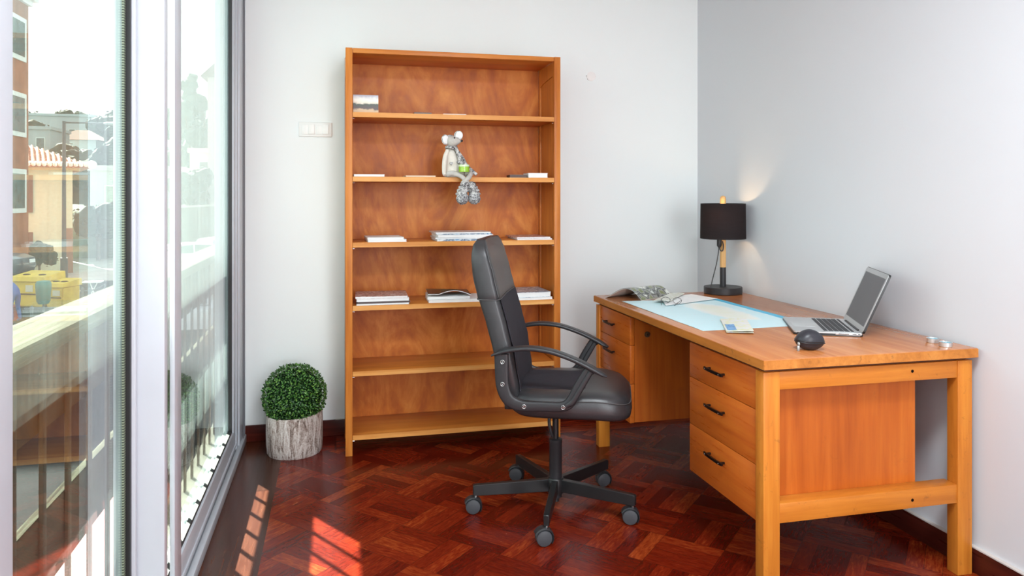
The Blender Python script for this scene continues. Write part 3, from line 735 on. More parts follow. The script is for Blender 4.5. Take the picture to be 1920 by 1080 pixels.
# postcard leaning
b = NB('landscape_photo_print'); s_ = b.node('ShaderNodeSeparateXYZ', {0: b.coord()}); n_ = b.noise(b.coord(), 40, 5)
hh = b.math('ADD', s_.outputs[2], b.math('MULTIPLY', b.math('SUBTRACT', n_.outputs[0], .5), .03))
cc = b.ramp(b.math('DIVIDE', hh, .088), [(.0, (.62, .40, .24)), (.16, (.66, .46, .28)), (.24, (.10, .06, .06)), (.46, (.06, .08, .06)), (.53, (.80, .72, .60)), (.72, (.90, .86, .78)), (.95, (.42, .42, .50))])
PH = b.finish(cc, .35)
t = thing('postcard', 'small landscape photo card standing upright on the top shelf', 'postcard', (.144, 3.668, z1), math.radians(2))
b = NBM(); v = box(b, -.0605, .0605, -.0006, .0006, 0, .088); 
for q in v: q.co.y += q.co.z*.12
obj('card', b, PH, t)
mag('booklet', 'thin dark booklet lying flat on the top shelf', .375, .462, 3.645, 3.74, z1, .006, DARKC, 1, cat='booklet', pages=DARKC)
mag('booklet', 'thin white booklet lying flat on the top shelf right of the dark one', .52, .635, 3.645, 3.74, z1, .003, PAPER, 1, cat='booklet')
mag('booklet', 'thin pale booklet at the left end of the second shelf', .085, .232, 3.645, 3.80, z2, .011, GREYC, 1, cat='booklet')
mag('booklet', 'thin cream booklet left of the plush mouse', .335, .482, 3.647, 3.80, z2, .007, plain('cream_cover', (.72, .58, .42), .5), 1, cat='booklet', pages=plain('cream_pages', (.75, .6, .45), .6))
mag('book', 'small dark soft-backed notebook beside the white box on the second shelf', .868, .955, 3.655, 3.79, z2, .014, DARKC, -6, cat='notebook', pages=plain('dark_pages', (.10, .06, .05), .6))
b = NBM(); box(b, .905, 1.053, 3.648, 3.74, z2+.0145, z2+.0225, bev=.001)
mag('book', 'slim white book at the right end of the second shelf', .9565, 1.058, 3.644, 3.75, z2, .023, PAPER, 0, cat='book'); b.free()
mag('magazine', 'lower magazine of the white pair left on the third shelf', .150, .336, 3.641, 3.84, z3, .012, PAPER, 2, 'pair of white magazines')
mag('magazine', 'upper magazine of the white pair left on the third shelf', .146, .322, 3.642, 3.845, z3+.0124, .010, PAPER, 3, 'pair of white magazines')
zz = z3
for i, (h, cv, lb) in enumerate(((.010, BLUEC, 'bottom magazine of the stack in the middle of the third shelf'), (.008, GREYC, 'second magazine from below in the middle stack on the third shelf'), (.012, PAPER, 'third and thickest magazine in the middle stack on the third shelf'), (.006, BLUEC, 'fourth magazine from below in the middle stack on the third shelf'), (.007, GREYC, 'top magazine of the stack in the middle of the third shelf'))):
    dx = [0, -.006, .003, -.002, -.010][i]
    mag('magazine', lb, .487+dx, .768+dx, 3.642+.003*(i % 2), 3.85, zz, h, cv, [1, 0, 1.5, .5, 2][i], 'magazine stack in the middle of the third shelf', spine=i in (0, 3)); zz += h+.0003
mag('magazine', 'lower grey magazine of the flat pair at the right of the third shelf', .902, 1.085, 3.648, 3.90, z3, .007, GREYC, -1.5, 'flat magazines right on the third shelf')
mag('magazine', 'upper reddish magazine of the flat pair at the right of the third shelf', .895, 1.075, 3.655, 3.895, z3+.0074, .007, REDC, 1.0, 'flat magazines right on the third shelf')
zz = z4
for i, (h, cv, lb) in enumerate(((.008, GREYC, 'bottom magazine of the stack left on the fourth shelf'), (.009, DARKC, 'second magazine from below in the left stack on the fourth shelf'), (.014, PAPER, 'thick white magazine, third from below in the left fourth-shelf stack'), (.010, REDC, 'red covered top magazine of the stack left on the fourth shelf'))):
    dx = [0, .004, 0, -.004][i]
    mag('magazine', lb, .100+dx, .352+dx, 3.640, 3.85, zz, h, cv, [-1, 0, -1, -2][i], 'magazine stack left on the fourth shelf', spine=i == 1); zz += h+.0003
# curled dark paperback on two white books
mag('book', 'wide white book below the curled black paperback on the fourth shelf', .452, .735, 3.648, 3.86, z4, .014, PAPER, -2, cat='book')
t = thing('curled_paperback', 'black paperback with a curled front cover on the fourth shelf', 'book', (.562, 3.755, z4+.0145), math.radians(-4))
def curl(z0, amp):
    def f(u, v):
        return (-.110+.215*u, -.103+.20*v, z0+amp*max(0, math.sin(PI*max(0, (u-.25)/.75)))**1.0*(1-v)**1.3+.012*(1-u)*.6)
    return f
b = NBM(); sheet(b, curl(.024, .020), 24, 10, .0016); obj('cover', b, DARKC, t)
b = NBM(); sheet(b, lambda u, v: (lambda p: (p[0]+.0, p[1]-.002, p[2]-.0022))(curl(.024, .020)(u, v)), 24, 10, .0030); obj('curled_pages', b, PAGES, t)
b = NBM(); box(b, -.112, .10, -.100, .10, 0, .013, bev=.002); obj('pages', b, PAGES, t)
b = NBM(); sheet(b, lambda u, v: (-.040+.09*u, -.05+.08*v, curl(.0263, .020)((.07+.09*u)/.215, (.053+.08*v)/.2)[2]), 8, 6, .0004); obj('cover_print', b, plain('faint_green_print', (.10, .11, .07), .4), t)
mag('book', 'thick white book at the right end of the fourth shelf', .862, 1.080, 3.640, 3.87, z4, .012, PAPER, 1.5, 'books right on the fourth shelf', 'book')
mag('book', 'blue and grey covered book on top of the white one at right', .858, 1.072, 3.644, 3.87, z4+.0124, .026, BLUEC, 1.5, 'books right on the fourth shelf', 'book')

# ================================================================= plush mouse
FUR = None
def furm(name, a, c, sc=160, bs=.6):
    b = NB(name); n = b.noise(b.coord(), sc, 5, .7); v = b.noise(b.coord(), sc*.35, 3)
    f = b.math('ADD', b.math('MULTIPLY', n.outputs[0], .6), b.math('MULTIPLY', v.outputs[0], .4))
    return b.finish(b.ramp(f, [(.42, a), (.56, c)]), .9, bump=n.outputs[0], bs=bs, bd=.004, spec=.1)
FUR = furm('speckled_grey_fur', (.07, .065, .07), (.68, .67, .66))
FELT = plain('light_grey_felt', (.52, .49, .46), .9, var=.1, scale=60)
CREAM = plain('cream_fabric', (.72, .67, .60), .9, var=.06, scale=60)
EARW = plain('white_plush_ear', (.85, .83, .83), .9, var=.06, scale=90)
pm = thing('plush_mouse', 'plush mouse with dangling pompom boots sitting on the second shelf', 'soft toy', (.57, 3.65, SH[1]))
def L(x, z, y=3.65): return (x-.57, y-3.65, z-SH[1])
b = NBM(); R = []
for z, rx, ry, ox, oy in ((.000, .050, .042, .012, .002), (.012, .056, .047, .012, .002), (.04, .054, .045, .008, .004), (.08, .044, .038, .002, .008), (.12, .032, .030, -.004, .012), (.145, .022, .022, -.007, .015)):
    R.append([(ox+rx*math.cos(a), oy+.02+ry*math.sin(a), z+.0005) for a in [2*PI*i/24 for i in range(24)]])
loft(b, R); bodyo = obj('body', b, CREAM, pm, ang=1.2)
b = NBM(); Rt = Matrix.Rotation(math.radians(-14), 3, 'Y')
vs = ell(b, (0, 0, 0), (.031, .030, .028), seg=24, rings=16)
for v in vs:
    k = max(0, v.co.x/.031); v.co.x += .022*k*k; v.co.y *= 1-.55*k*k; v.co.z *= 1-.55*k*k; v.co.z -= .004*k
hd = Matrix.Translation((-.003, .004, .178)) @ Matrix.Rotation(math.radians(-38), 4, 'Z') @ Matrix.Rotation(math.radians(-6), 4, 'Y')
bmesh.ops.transform(b, matrix=hd, verts=b.verts); head = obj('head', b, FELT, pm, ang=1.2)
def hp(x, y, z): return hd @ Vector((x, y, z))
b = NBM(); ell(b, hp(.052, 0, -.004), (.0065, .006, .0055)); obj('nose', b, BLACKM, head)
for s in (-1, 1):
    b = NBM(); ell(b, hp(.022, s*.017, .014), (.0038, .0038, .0038), seg=10, rings=8); obj('eye', b, BLACKM, head)
for (ex, ey, ez), tz, ty in (((-.038, .000, .186), 25, -16), ((.028, .010, .208), -20, 18)):
    b = NBM(); rt = Matrix.Rotation(math.radians(tz), 3, 'Z') @ Matrix.Rotation(math.radians(ty), 3, 'Y')
    vs = ell(b, (ex, ey+.004, ez), (.023, .008, .026), rt); e1 = obj('ear', b, FUR, head)
    b = NBM(); ell(b, (ex+.002, ey-.003, ez), (.019, .006, .022), rt); obj('inner_ear', b, EARW, e1)
b = NBM(); ell(b, (-.012, .018, .192), (.026, .024, .020)); obj('fur_cap', b, FUR, head)
b = NBM(); tube(b, [(-.006+.024*math.cos(a), .018+.024*math.sin(a), .148+.003*math.sin(2*a)) for a in [2*PI*i/24 for i in range(25)]], .0085, 10)
tube(b, [(.012, -.004, .146), (.022, -.016, .12), (.030, -.024, .09), (.038, -.030, .062)], [.008, .0095, .010, .008], 10, 5); obj('scarf', b, FUR, pm)
b = NBM(); tube(b, [(-.026, .012, .135), (-.040, .000, .10), (-.046, -.010, .06), (-.048, -.018, .022), (-.046, -.026, .008)], [.010, .012, .012, .010, .008], 12, 5); obj('arm', b, CREAM, pm)
b = NBM(); tube(b, [(.022, .012, .130), (.046, -.002, .09), (.064, -.012, .056), (.090, -.028, .030), (.112, -.036, .012)], [.010, .012, .011, .010, .008], 12, 5); obj('arm', b, FUR, pm)
for hx in (-.014, .022):
    b = NBM(); y_ = -.040 if hx < 0 else -.034
    ol = [(.009*.9*math.sin(a)**3, .009*(.8125*math.cos(a)-.3125*math.cos(2*a)-.125*math.cos(3*a)-.0625*math.cos(4*a))) for a in [2*PI*i/24 for i in range(24)]]
    zc = .067 if hx < 0 else .074
    A = [b.verts.new((hx+p, y_+.0+.002, zc+q_)) for p, q_ in ol]; B = [b.verts.new((hx+p, y_+.016, zc+q_)) for p, q_ in ol]
    b.faces.new(A[::-1]); b.faces.new(B)
    for i in range(24): b.faces.new((A[i], A[(i+1) % 24], B[(i+1) % 24], B[i]))
    obj('heart_patch', b, FUR, bodyo)
b = NBM(); tube(b, [(-.030, -.018, .012), (-.008, -.036, .018), (.030, -.056, .004), (.062, -.064, -.030)], [.014, .013, .012, .011], 12, 6)
obj('leg', b, FELT, pm)
b = NBM(); tube(b, [(.065, -.016, .012), (.080, -.038, .018), (.066, -.064, -.004), (.034, -.070, -.032)], [.014, .013, .012, .011], 12, 6)
obj('leg', b, FELT, pm)
for fx, fy, tw in ((.033, -.072, -1), (.093, -.066, 1)):
    b = NBM()
    for k, (dz, rr) in enumerate(((-.036, .022), (-.052, .026), (-.068, .030), (-.084, .030))): ell(b, (fx+tw*.001*k-.004*(1 if tw > 0 else -1)*(3-k), fy, dz), (rr, rr*.9, .014), seg=18, rings=10)
    bo = obj('boot', b, FUR, pm)
    b = NBM(); vs = ell(b, (fx, fy-.008, -.106), (.030, .029, .028), seg=40, rings=26)
    for v in vs:
        d = v.co-Vector((fx, fy-.008, -.104)); v.co += d.normalized()*.0045*(noise.noise(v.co*260)+noise.noise(v.co*520))
    obj('pompom', b, furm('pompom_yarn', (.05, .05, .06), (.70, .70, .71), 300, .9) if 'pompom_yarn' not in bpy.data.materials else bpy.data.materials['pompom_yarn'], bo)
cd = thing('candle_glass', 'green candle in a small clear glass on the lap of the plush mouse', 'candle', (.613, 3.582, SH[1]+.0215))
b = NBM(); lathe(b, [(.001, 0), (.024, 0), (.027, .004), (.028, .040)], seg=32, cap=False); obj('glass', b, glass('candle_glass_wall', .0, tint=(.95, 1, .93)), cd)
b = NBM(); lathe(b, [(.0255, .003), (.0265, .028)], seg=32); obj('wax', b, plain('lime_green_wax', (.34, .56, .03), .35), cd)
b = NBM(); lathe(b, [(.0268, .0285), (.0272, .038)], seg=32); obj('wax_rim', b, plain('pale_green_wax', (.72, .80, .60), .3), cd)

# ================================================================= wall fittings, topiary
t = thing('light_switch', 'white four-rocker light switch plate on the wall left of the bookcase', 'switch', (-.102, YB, 1.597))
b = NBM(); box(b, -.0835, .0835, -.009, 0, -.038, .038, bev=.004); obj('plate', b, WHITEP, t)
b = NBM(); 
for x in (-.036, .036): box(b, x-.033, x+.033, -.0115, -.009, -.025, .025, bev=.001)
obj('inner_frame', b, WHITEP, t)
for i, x in enumerate((-.052, -.020, .020, .052)):
    b = NBM(); v = box(b, x-.015, x+.015, -.0145 if i % 2 else -.0125, -.010, -.0235 if i % 2 else -.027, .0235 if not i % 2 else .027, bev=.001); obj('rocker', b, WHITEP, t)
b = NBM(); lathe(b, [(.0265, 0), (.027, .002), (.026, .0025)], seg=24)
bmesh.ops.rotate(b, matrix=Matrix.Rotation(PI/2, 3, 'X'), verts=b.verts)
t = thing('blanking_plate', 'small round white cover plate high on the wall right of the bookcase', 'cover plate', (1.414, YB-.0002, 1.931))
obj('disc', b, plain('filler_white', (.86, .84, .83), .6), t)
b = NBM()
for x, z in ((-.029, .002), (.026, .001), (-.015, -.021), (-.022, -.016)): ell(b, (x, -.001, z), (.0022, .0012, .0022), seg=8, rings=6)
obj('plug_hole', b, plain('hole_brown', (.10, .05, .03), .8), t)

tp = thing('topiary_plant', 'round clipped boxwood ball in a grey birch bark pot by the window', 'plant', (-.195, 3.775, 0))
def bark():
    b = NB('pale_birch_bark'); v = b.coord((40, 40, 7)); n = b.noise(v, 1.0, 8, .72, .9); n2 = b.noise(b.coord(), 150, 4, .7)
    f = b.math('ADD', b.math('MULTIPLY', n.outputs[0], .75), b.math('MULTIPLY', n2.outputs[0], .25))
    c = b.ramp(f, [(.37, (.07, .05, .04)), (.44, (.25, .18, .15)), (.50, (.52, .44, .40)), (.60, (.74, .70, .67))])
    return b.finish(c, .8, bump=n.outputs[0], bs=.8, bd=.01)
b = NBM(); R = []; n = 64
for z, r in ((0, .125), (.008, .130), (.05, .133), (.10, .134), (.15, .134), (.192, .132), (.196, .128), (.170, .118)):
    ring = []
    for i in range(n):
        a = 2*PI*i/n; rr = r+.0028*noise.noise((math.cos(a)*5, math.sin(a)*5, z*6))+.0015*noise.noise((math.cos(a)*22, math.sin(a)*22, z*8))
        tilt = (1+.0*a) if z < .1 else 1; zz = z+(.006*math.cos(a-.6) if z > .1 else 0)
        ring.append((rr*math.cos(a), rr*math.sin(a), zz))
    R.append(ring)
loft(b, R); obj('pot', b, bark(), tp)
b = NB('glossy_boxwood_leaf'); n_ = b.noise(b.coord(), 55, 2); oi = b.node('ShaderNodeNewGeometry').outputs['Random Per Island']
f = b.math('ADD', b.math('MULTIPLY', oi, .7), b.math('MULTIPLY', n_.outputs[0], .3))
LEAF = b.finish(b.ramp(f, [(.15, (.008, .040, .008)), (.42, (.030, .115, .018)), (.7, (.08, .22, .03)), (.92, (.24, .42, .09))]), .38, spec=.5)
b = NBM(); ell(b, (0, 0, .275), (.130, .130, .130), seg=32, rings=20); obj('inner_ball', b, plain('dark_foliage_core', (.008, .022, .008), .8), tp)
b = NBM(); rnd = random.Random(7); N = 5200; C = Vector((0, 0, .275))
for i in range(N):
    z = 1-2*(i+.5)/N; ph = i*2.39996; r = math.sqrt(1-z*z); d = Vector((r*math.cos(ph), r*math.sin(ph), z))
    if z < -.80: continue
    R_ = .139+.012*rnd.random()+.004*noise.noise(d*6)
    p = C+d*R_; u, w = frame_of(d); a = rnd.random()*2*PI
    e1 = (u*math.cos(a)+w*math.sin(a)); e2 = d.cross(e1); tl = rnd.uniform(.1, 1.15)
    t1 = (e1*math.cos(tl)+d*math.sin(tl)).normalized(); L_ = rnd.uniform(.009, .0145); Wd = L_*.33
    nn = t1.cross(e2).normalized()
    q = [p, p+t1*L_*.5+e2*Wd+nn*.001, p+t1*L_, p+t1*L_*.5-e2*Wd+nn*.001]
    V = [b.verts.new(x) for x in q]; b.faces.new(V)
o_ = obj('foliage', b, LEAF, tp, smooth=False)
# ================================================================= balcony and street
GZ = -2.5
struct(bx('floor_balcony', plain('pale_balcony_slab', (.16, .155, .13), .85, scale=20), None, -.662, -.545, -.5, 6.5, -.16, -.012))
rl = thing('balcony_railing', 'weathered wooden balcony railing with flat balusters outside the window', 'railing', (-.63, 0, 0))
def weathered():
    b = NB('weathered_grey_wood'); v = b.coord((30, 1.2, 30)); n = b.noise(v, 1.0, 7, .7, .8); n2 = b.noise(b.coord((9, 1.5, 9)), 1.5, 3)
    f = b.math('ADD', b.math('MULTIPLY', n.outputs[0], .7), b.math('MULTIPLY', n2.outputs[0], .3))
    return b.finish(b.ramp(f, [(.36, (.02, .018, .012)), (.46, (.06, .058, .040)), (.56, (.085, .083, .060)), (.7, (.14, .137, .105))]), .95, bump=n.outputs[0], bs=.5, bd=.006, spec=.03)
WEA = weathered(); BRN = wood('dark_brown_railing_wood', (.035, .018, .010), (.065, .036, .02), (.11, .065, .04), 'Y', 1, .7)
BRZ = wood('dark_brown_baluster_wood', (.035, .018, .010), (.065, .036, .02), (.10, .06, .035), 'Z', 1, .7)
b = NBM(); box(b, -.070, .062, -.5, 6.4, .925, .968, bev=.014); obj('handrail', b, WEA, rl)
b = NBM(); box(b, -.022, -.002, -.5, 6.4, .73, .925, bev=.003); obj('upper_board', b, BRN, rl)
b = NBM(); box(b, -.020, -.0005, -.5, 6.4, .372, .547, bev=.002); o_ = obj('middle_board', b, BRN, rl)
b = NBM(); box(b, -.020, .0, -.5, 6.4, .5465, .5495, bev=.001); obj('board_cap', b, WEA, o_)
base_ = None
for k in range(-5, 26):
    y = 1.819+.158*k
    if base_ is None:
        b = NBM(); box(b, .000, .009, -.011, .011, -.012, .926, bev=.0015); base_ = obj('baluster', b, BRZ, rl); base_.location = (0, y, 0)
    else:
        c = base_.copy(); COL.objects.link(c); c.parent = rl; c.location = (0, y, 0)
def ground_mat():
    b = NB('grey_asphalt'); n = b.noise(b.coord(), 1.2, 5); n2 = b.noise(b.coord(), 40, 3)
    f = b.math('ADD', b.math('MULTIPLY', n.outputs[0], .6), b.math('MULTIPLY', n2.outputs[0], .4))
    return b.finish(b.ramp(f, [(.3, (.010, .0105, .011)), (.7, (.020, .021, .023))]), .95, spec=.03)
CONC = plain('pale_concrete', (.40, .39, .36), .85, var=.12, scale=1.5)
struct(bx('floor_street', ground_mat(), None, -60, 12, -8, 60, GZ-.2, GZ))
struct(bx('floor_plaza', CONC, None, -16, 3, 36, 49, GZ, GZ+.03))
0 and struct(bx('floor_pavement', plain('pavement_grey', (.30, .29, .28), .9), None, -1.5, -.83, -8, 34, GZ, GZ+.10))

def wnd(parent, x0, x1, y0, y1, z0, z1, axis, fr, gl, depth=.06):
    """a window set on a facade: frame board with a pane as its child; axis = facing direction"""
    b = NBM(); 
    if axis == 'X': box(b, x0, x0+depth, y0, y1, z0, z1); 
    else: box(b, x0, x1, y0-depth, y0, z0, z1)
    f = obj('window', b, fr, parent)
    b = NBM(); m = .18 if axis == 'X' else .12
    if axis == 'X': box(b, x0+depth, x0+depth+.01, y0+m, y1-m, z0+m, z1-m)
    else: box(b, x0+m*.6, x1-m*.6, y0-depth-.01, y0-depth, z0+m*.6, z1-m*.6)
    obj('pane', b, gl, f); return f
PANE = plain('dark_window_pane', (.05, .10, .10), .15, var=.3, scale=3)
WFR = plain('pale_window_surround', (.62, .66, .63), .7)
TERR = plain('terracotta_render', (.27, .10, .055), .85, var=.2, scale=2)
# terracotta block
t = thing('apartment_block', 'terracotta red apartment block with pale framed windows at the left of the view', 'building', (-12.1, 33.7, GZ))
bx('facade', TERR, t, -9, 0, -2.4, 0, 0, 11.6)
b = NBM(); 
for i, (z0, z1, o) in enumerate(((11.45, 11.65, .12), (11.65, 11.9, .28), (11.9, 12.15, .45))): box(b, -9, o, -2.4-o, o, z0, z1)
obj('cornice', b, plain('cornice_white', (.66, .65, .68), .7), t)
for z in (9.2, 6.2, 3.2):
    wnd(t, 0, 0, -2.15, -.35, z-.1 , z+1.62, 'X', WFR, PANE)
# yellow house
YEL = plain('cream_yellow_render', (.60, .66, .50), .85, var=.05)
TILE = None
def tiles():
    b = NB('clay_roof_tiles'); n = b.noise(b.coord(), 6, 4); return b.finish(b.ramp(n.outputs[0], [(.3, (.22, .07, .035)), (.55, (.45, .17, .08)), (.75, (.70, .42, .28))]), .8)
TILE = tiles()
t = thing('yellow_house', 'cream yellow house with red tiled roof and white eave tiles', 'house', (-12.45, 40.0, GZ), math.radians(21))
bx('wall', YEL, t, -8, 0, 0, 9, 0, 5.15)
bx('base_course', plain('house_base_brown', (.30, .20, .16), .8), t, -.42, .02, -.02, .05, 0, 2.2)
b = NBM()
e = .75; zt = 5.22
P0 = [(-8-e, -e, zt), (e, -e, zt), (e, 9+e, zt), (-8-e, 9+e, zt)]; P1_ = [(-4.2, 4.0, zt+1.9), (-3.8, 4.0, zt+1.9), (-3.8, 5, zt+1.9), (-4.2, 5, zt+1.9)]
loft(b, [[(x, y, z-.1) for x, y, z in P0], P0, P1_])
rf = obj('roof', b, TILE, t, smooth=False)
b = NBM()
for i in range(44):   # ribs of curved tiles running up the front slope
    x = -8-e+.1+i*.213
    y1 = 4.0; k = min(1, max(.06, (x+8+e)/4.55 if x < -4 else (e-x)/4.55)); yt = -e+k*(4+e); zt1 = zt+1.9*k
    cyl(b, (x, -e-.04, zt+.02), (x, yt, zt1+.03), .075, .06, seg=8)
obj('tile_ribs', b, TILE, rf)
b = NBM()
for i in range(44):
    x = -8-e+.1+i*.213; ell(b, (x, -e-.06, zt+.03), (.10, .09, .10), seg=8, rings=6); ell(b, (x+.1, -e+.18, zt+.12), (.08, .14, .06), seg=8, rings=6)
ell(b, (e, -e, zt+.06), (.24, .2, .2), seg=10, rings=8)
obj('eave_tiles', b, plain('whitewashed_tile_ends', (.85, .82, .75), .7), rf)
b = NBM(); box(b, -8-.3, .3, -.3, 0, 5.0, 5.12); obj('eave_moulding', b, plain('eave_yellow', (.75, .66, .38), .8), t)
for z0, z1 in ((2.98, 4.75), (.3, 2.05)):
    f = wnd(t, -2.9, -2.05, 0, 0, z0, z1, 'Y', plain('brown_shutter', (.16, .07, .045), .7) if 'brown_shutter' not in bpy.data.materials else bpy.data.materials['brown_shutter'], PANE, .08)
    b = NBM(); box(b, -2.03, -1.62, -.10, -.04, z0, z1); obj('shutter', b, bpy.data.materials['brown_shutter'], t)
# lamp post
GALV = plain('dark_galvanised_steel', (.10, .11, .11), .6)
t = thing('street_lamp', 'tall dark street lamp post with a long horizontal arm before the yellow house', 'street lamp', (-9.65, 30.1, GZ))
b = NBM(); cyl(b, (0, 0, 0), (0, 0, 1.5), .13, .12, seg=14); cyl(b, (0, 0, 1.5), (0, 0, 6.5), .075, .055, seg=14); obj('post', b, GALV, t)
b = NBM(); cyl(b, (0, 0, 6.45), (1.6, -.39, 6.42), .035, .03, seg=10); obj('arm', b, GALV, t)
b = NBM(); ell(b, (1.75, -.43, 6.40), (.32, .12, .07)); obj('lamp_head', b, plain('lamp_head_grey', (.5, .52, .52), .5), t)
# recycling containers
YP = plain('faded_yellow_plastic', (.66, .45, .05), .6, var=.15, scale=3); TEAL = plain('teal_plastic', (.04, .22, .19), .45)
def container(x, y, w, h, d, rz, label, lid=True, mat=None):
    t = thing('recycling_container', label, 'container', (x, y, GZ), rz, 'yellow recycling containers' if mat is None else None)
    m = mat or YP
    b = NBM(); A = [(-w/2, 0), (w/2, 0), (w/2, d), (-w/2, d)]
    loft(b, [[(p[0]*.94, p[1], .12) for p in A], [(p[0], p[1], h*.78) for p in A]]); bmesh.ops.bevel(b, geom=list(b.edges), offset=.03, segments=2, affect='EDGES'); obj('body', b, m, t)
    b = NBM(); R = [[(-w/2-.03, -.04, h*.78), (w/2+.03, -.04, h*.78), (w/2+.03, d+.04, h*.78), (-w/2-.03, d+.04, h*.78)], [(-w/2-.02, .0, h*.90), (w/2+.02, .0, h*.90), (w/2+.02, d+.02, h), (-w/2-.02, d+.02, h)]]
    loft(b, R); ld = obj('lid', b, m, t)
    b = NBM()
    for s in (-1, 1):
        ell(b, (s*w*.24, d*.35, h*.935), (.13, .09, .03))
    obj('opening', b, plain('opening_dark', (.03, .03, .025), .8) if 'opening_dark' not in bpy.data.materials else bpy.data.materials['opening_dark'], ld)
    b = NBM(); box(b, -.05, .22, -.012, -.004, h*.5, h*.68); obj('notice', b, plain('faded_notice', (.60, .58, .45), .6) if 'faded_notice' not in bpy.data.materials else bpy.data.materials['faded_notice'], t)
    b = NBM(); box(b, -w*.42, w*.42, -.02, .005, h*.42, h*.455); obj('lifting_bar', b, bpy.data.materials['opening_dark'], t)
    return t
container(-9.86, 27.35, 1.22, 1.22, .9, math.radians(-22), 'larger yellow recycling container with two round openings by the street')
container(-8.93, 26.95, .62, 1.0, .8, math.radians(-22), 'smaller yellow container right of the two-hole one')
t = thing('litter_bin', 'teal rounded litter bin standing in front of the yellow containers', 'bin', (-8.95, 26.1, GZ))
b = NBM(); cyl(b, (0, 0, 0), (0, 0, .42), .03, seg=8); obj('stand', b, GALV, t)
b = NBM(); lathe(b, [(.14, .36), (.19, .45), (.22, .9), (.22, 1.0), (.18, 1.08), (.02, 1.1)], seg=20); obj('drum', b, TEAL, t)
for x, y, lb in ((-7.99, 22.47, 'dark bollard in front of the yellow recycling containers'), (-7.76, 26.53, 'dark bollard right of the street lamp'), (-8.02, 26.7, 'dark bollard beside the cycle rack')):
    t = thing('bollard', lb, 'bollard', (x, y, GZ), 0, 'dark street bollards')
    b = NBM(); lathe(b, [(.055, 0), (.05, .1), (.04, .14), (.04, .66), (.05, .69), (.055, .74), (.02, .79)], seg=14); obj('post', b, GALV, t)
t = thing('cycle_rack', 'curved dark metal cycle rack near the street lamp', 'rack', (-8.62, 27.9, GZ))
b = NBM(); tube(b, [(-.1, 0, .55), (.2, 0, .52), (.6, 0, .56), (.9, .1, .72)], .022, 6, 4); tube(b, [(-.1, 0, .12), (.2, 0, .08), (.6, 0, .12), (.9, .1, .3)], .022, 6, 4)
cyl(b, (-.1, 0, 0), (-.1, 0, .55), .02, seg=6); cyl(b, (.9, .1, 0), (.9, .1, .72), .02, seg=6); obj('hoop', b, GALV, t)
t = thing('cafe_table', 'small white tilted table by the cycle rack', 'table', (-8.35, 28.9, GZ))
b = NBM(); box(b, -.3, .3, -.2, .2, .70, .74); obj('table_top', b, WHITEP, t)
for a in ((-.2, .15), (.15, -.1)):
    b = NBM(); cyl(b, (a[0], 0, 0), (a[1], 0, .70), .02, seg=6); obj('leg', b, WHITEP, t)
# person in blue bending by the container, with a red bucket
def skin(name, V, E, R, mat, parent=None, root=0):
    me = bpy.data.meshes.new(name); me.from_pydata(V, E, []); o = bpy.data.objects.new(name, me); COL.objects.link(o)
    md = o.modifiers.new('skin', 'SKIN'); me.skin_vertices or None
    bm = bmesh.new(); bm.from_mesh(me); ly = bm.verts.layers.skin.verify(); bm.verts.ensure_lookup_table()
    for i, r in enumerate(R): bm.verts[i][ly].radius = (r, r)
    bm.verts[root][ly].use_root = True; bm.to_mesh(me); bm.free(); o.modifiers.new('sub', 'SUBSURF').levels = 2; o.modifiers['sub'].render_levels = 2
    me.materials.append(mat); me.polygons.foreach_set('use_smooth', [True]*len(me.polygons)); md.use_smooth_shade = True
    if parent: o.parent = parent
    return o
SKIN = plain('skin_tone', (.45, .26, .18), .6); BLU = plain('blue_work_cloth', (.06, .11, .30), .8); RED = plain('red_plastic', (.50, .05, .03), .5)
t = thing('person', 'person in blue clothes bending forward beside the yellow container', 'person', (-9.32, 24.95, GZ), math.radians(150))
V = [(0, 0, .86), (.12, 0, 1.02), (.30, 0, 1.16), (.40, 0, 1.19), (.46, 0, 1.17), (0, .09, .82), (.05, .10, .48), (-.02, .10, .08), (.10, .10, .03), (0, -.09, .82), (.02, -.11, .47), (-.08, -.11, .08), (.04, -.11, .03), (.34, .19, 1.10), (.36, .23, .85), (.42, .20, .63), (.34, -.19, 1.10), (.33, -.23, .85), (.40, -.20, .64)]
E_ = [(0, 1), (1, 2), (2, 3), (3, 4), (0, 5), (5, 6), (6, 7), (7, 8), (0, 9), (9, 10), (10, 11), (11, 12), (2, 13), (13, 14), (14, 15), (2, 16), (16, 17), (17, 18)]
R_ = [.14, .135, .15, .07, .055, .10, .065, .045, .04, .10, .065, .045, .04, .06, .045, .032, .06, .045, .032]
skin('body', V, E_, R_, BLU, t)
b = NBM(); vs = ell(b, (.56, 0, 1.14), (.11, .08, .095)); ell(b, (.665, 0, 1.12), (.018, .012, .016), seg=8, rings=6)
for s in (-1, 1): ell(b, (.56, s*.082, 1.14), (.02, .01, .03), seg=8, rings=6)
hd_ = obj('head', b, SKIN, t); b = NBM(); ell(b, (.535, 0, 1.175), (.11, .086, .085)); obj('hair', b, plain('dark_hair', (.03, .02, .015), .8), hd_)
for s in (-1, 1):
    b = NBM(); x0, y0, z0 = (.42, .20, .63) if s > 0 else (.40, -.20, .64)
    ell(b, (x0+.01, y0, z0-.05), (.022, .014, .045))
    for k in range(4): tube(b, [(x0-.008+.012*k, y0, z0-.085), (x0-.006+.013*k, y0-.002, z0-.125+.004*abs(k-1)), (x0-.012+.013*k, y0-.01, z0-.15+.006*abs(k-1))], .007, 6)
    tube(b, [(x0+.025, y0-s*.008, z0-.04), (x0+.045, y0-s*.016, z0-.07), (x0+.042, y0-s*.02, z0-.095)], .008, 6); obj('hand', b, SKIN, t)
t = thing('bucket', 'red plastic bucket beside the person in blue', 'bucket', (-9.55, 25.3, GZ))
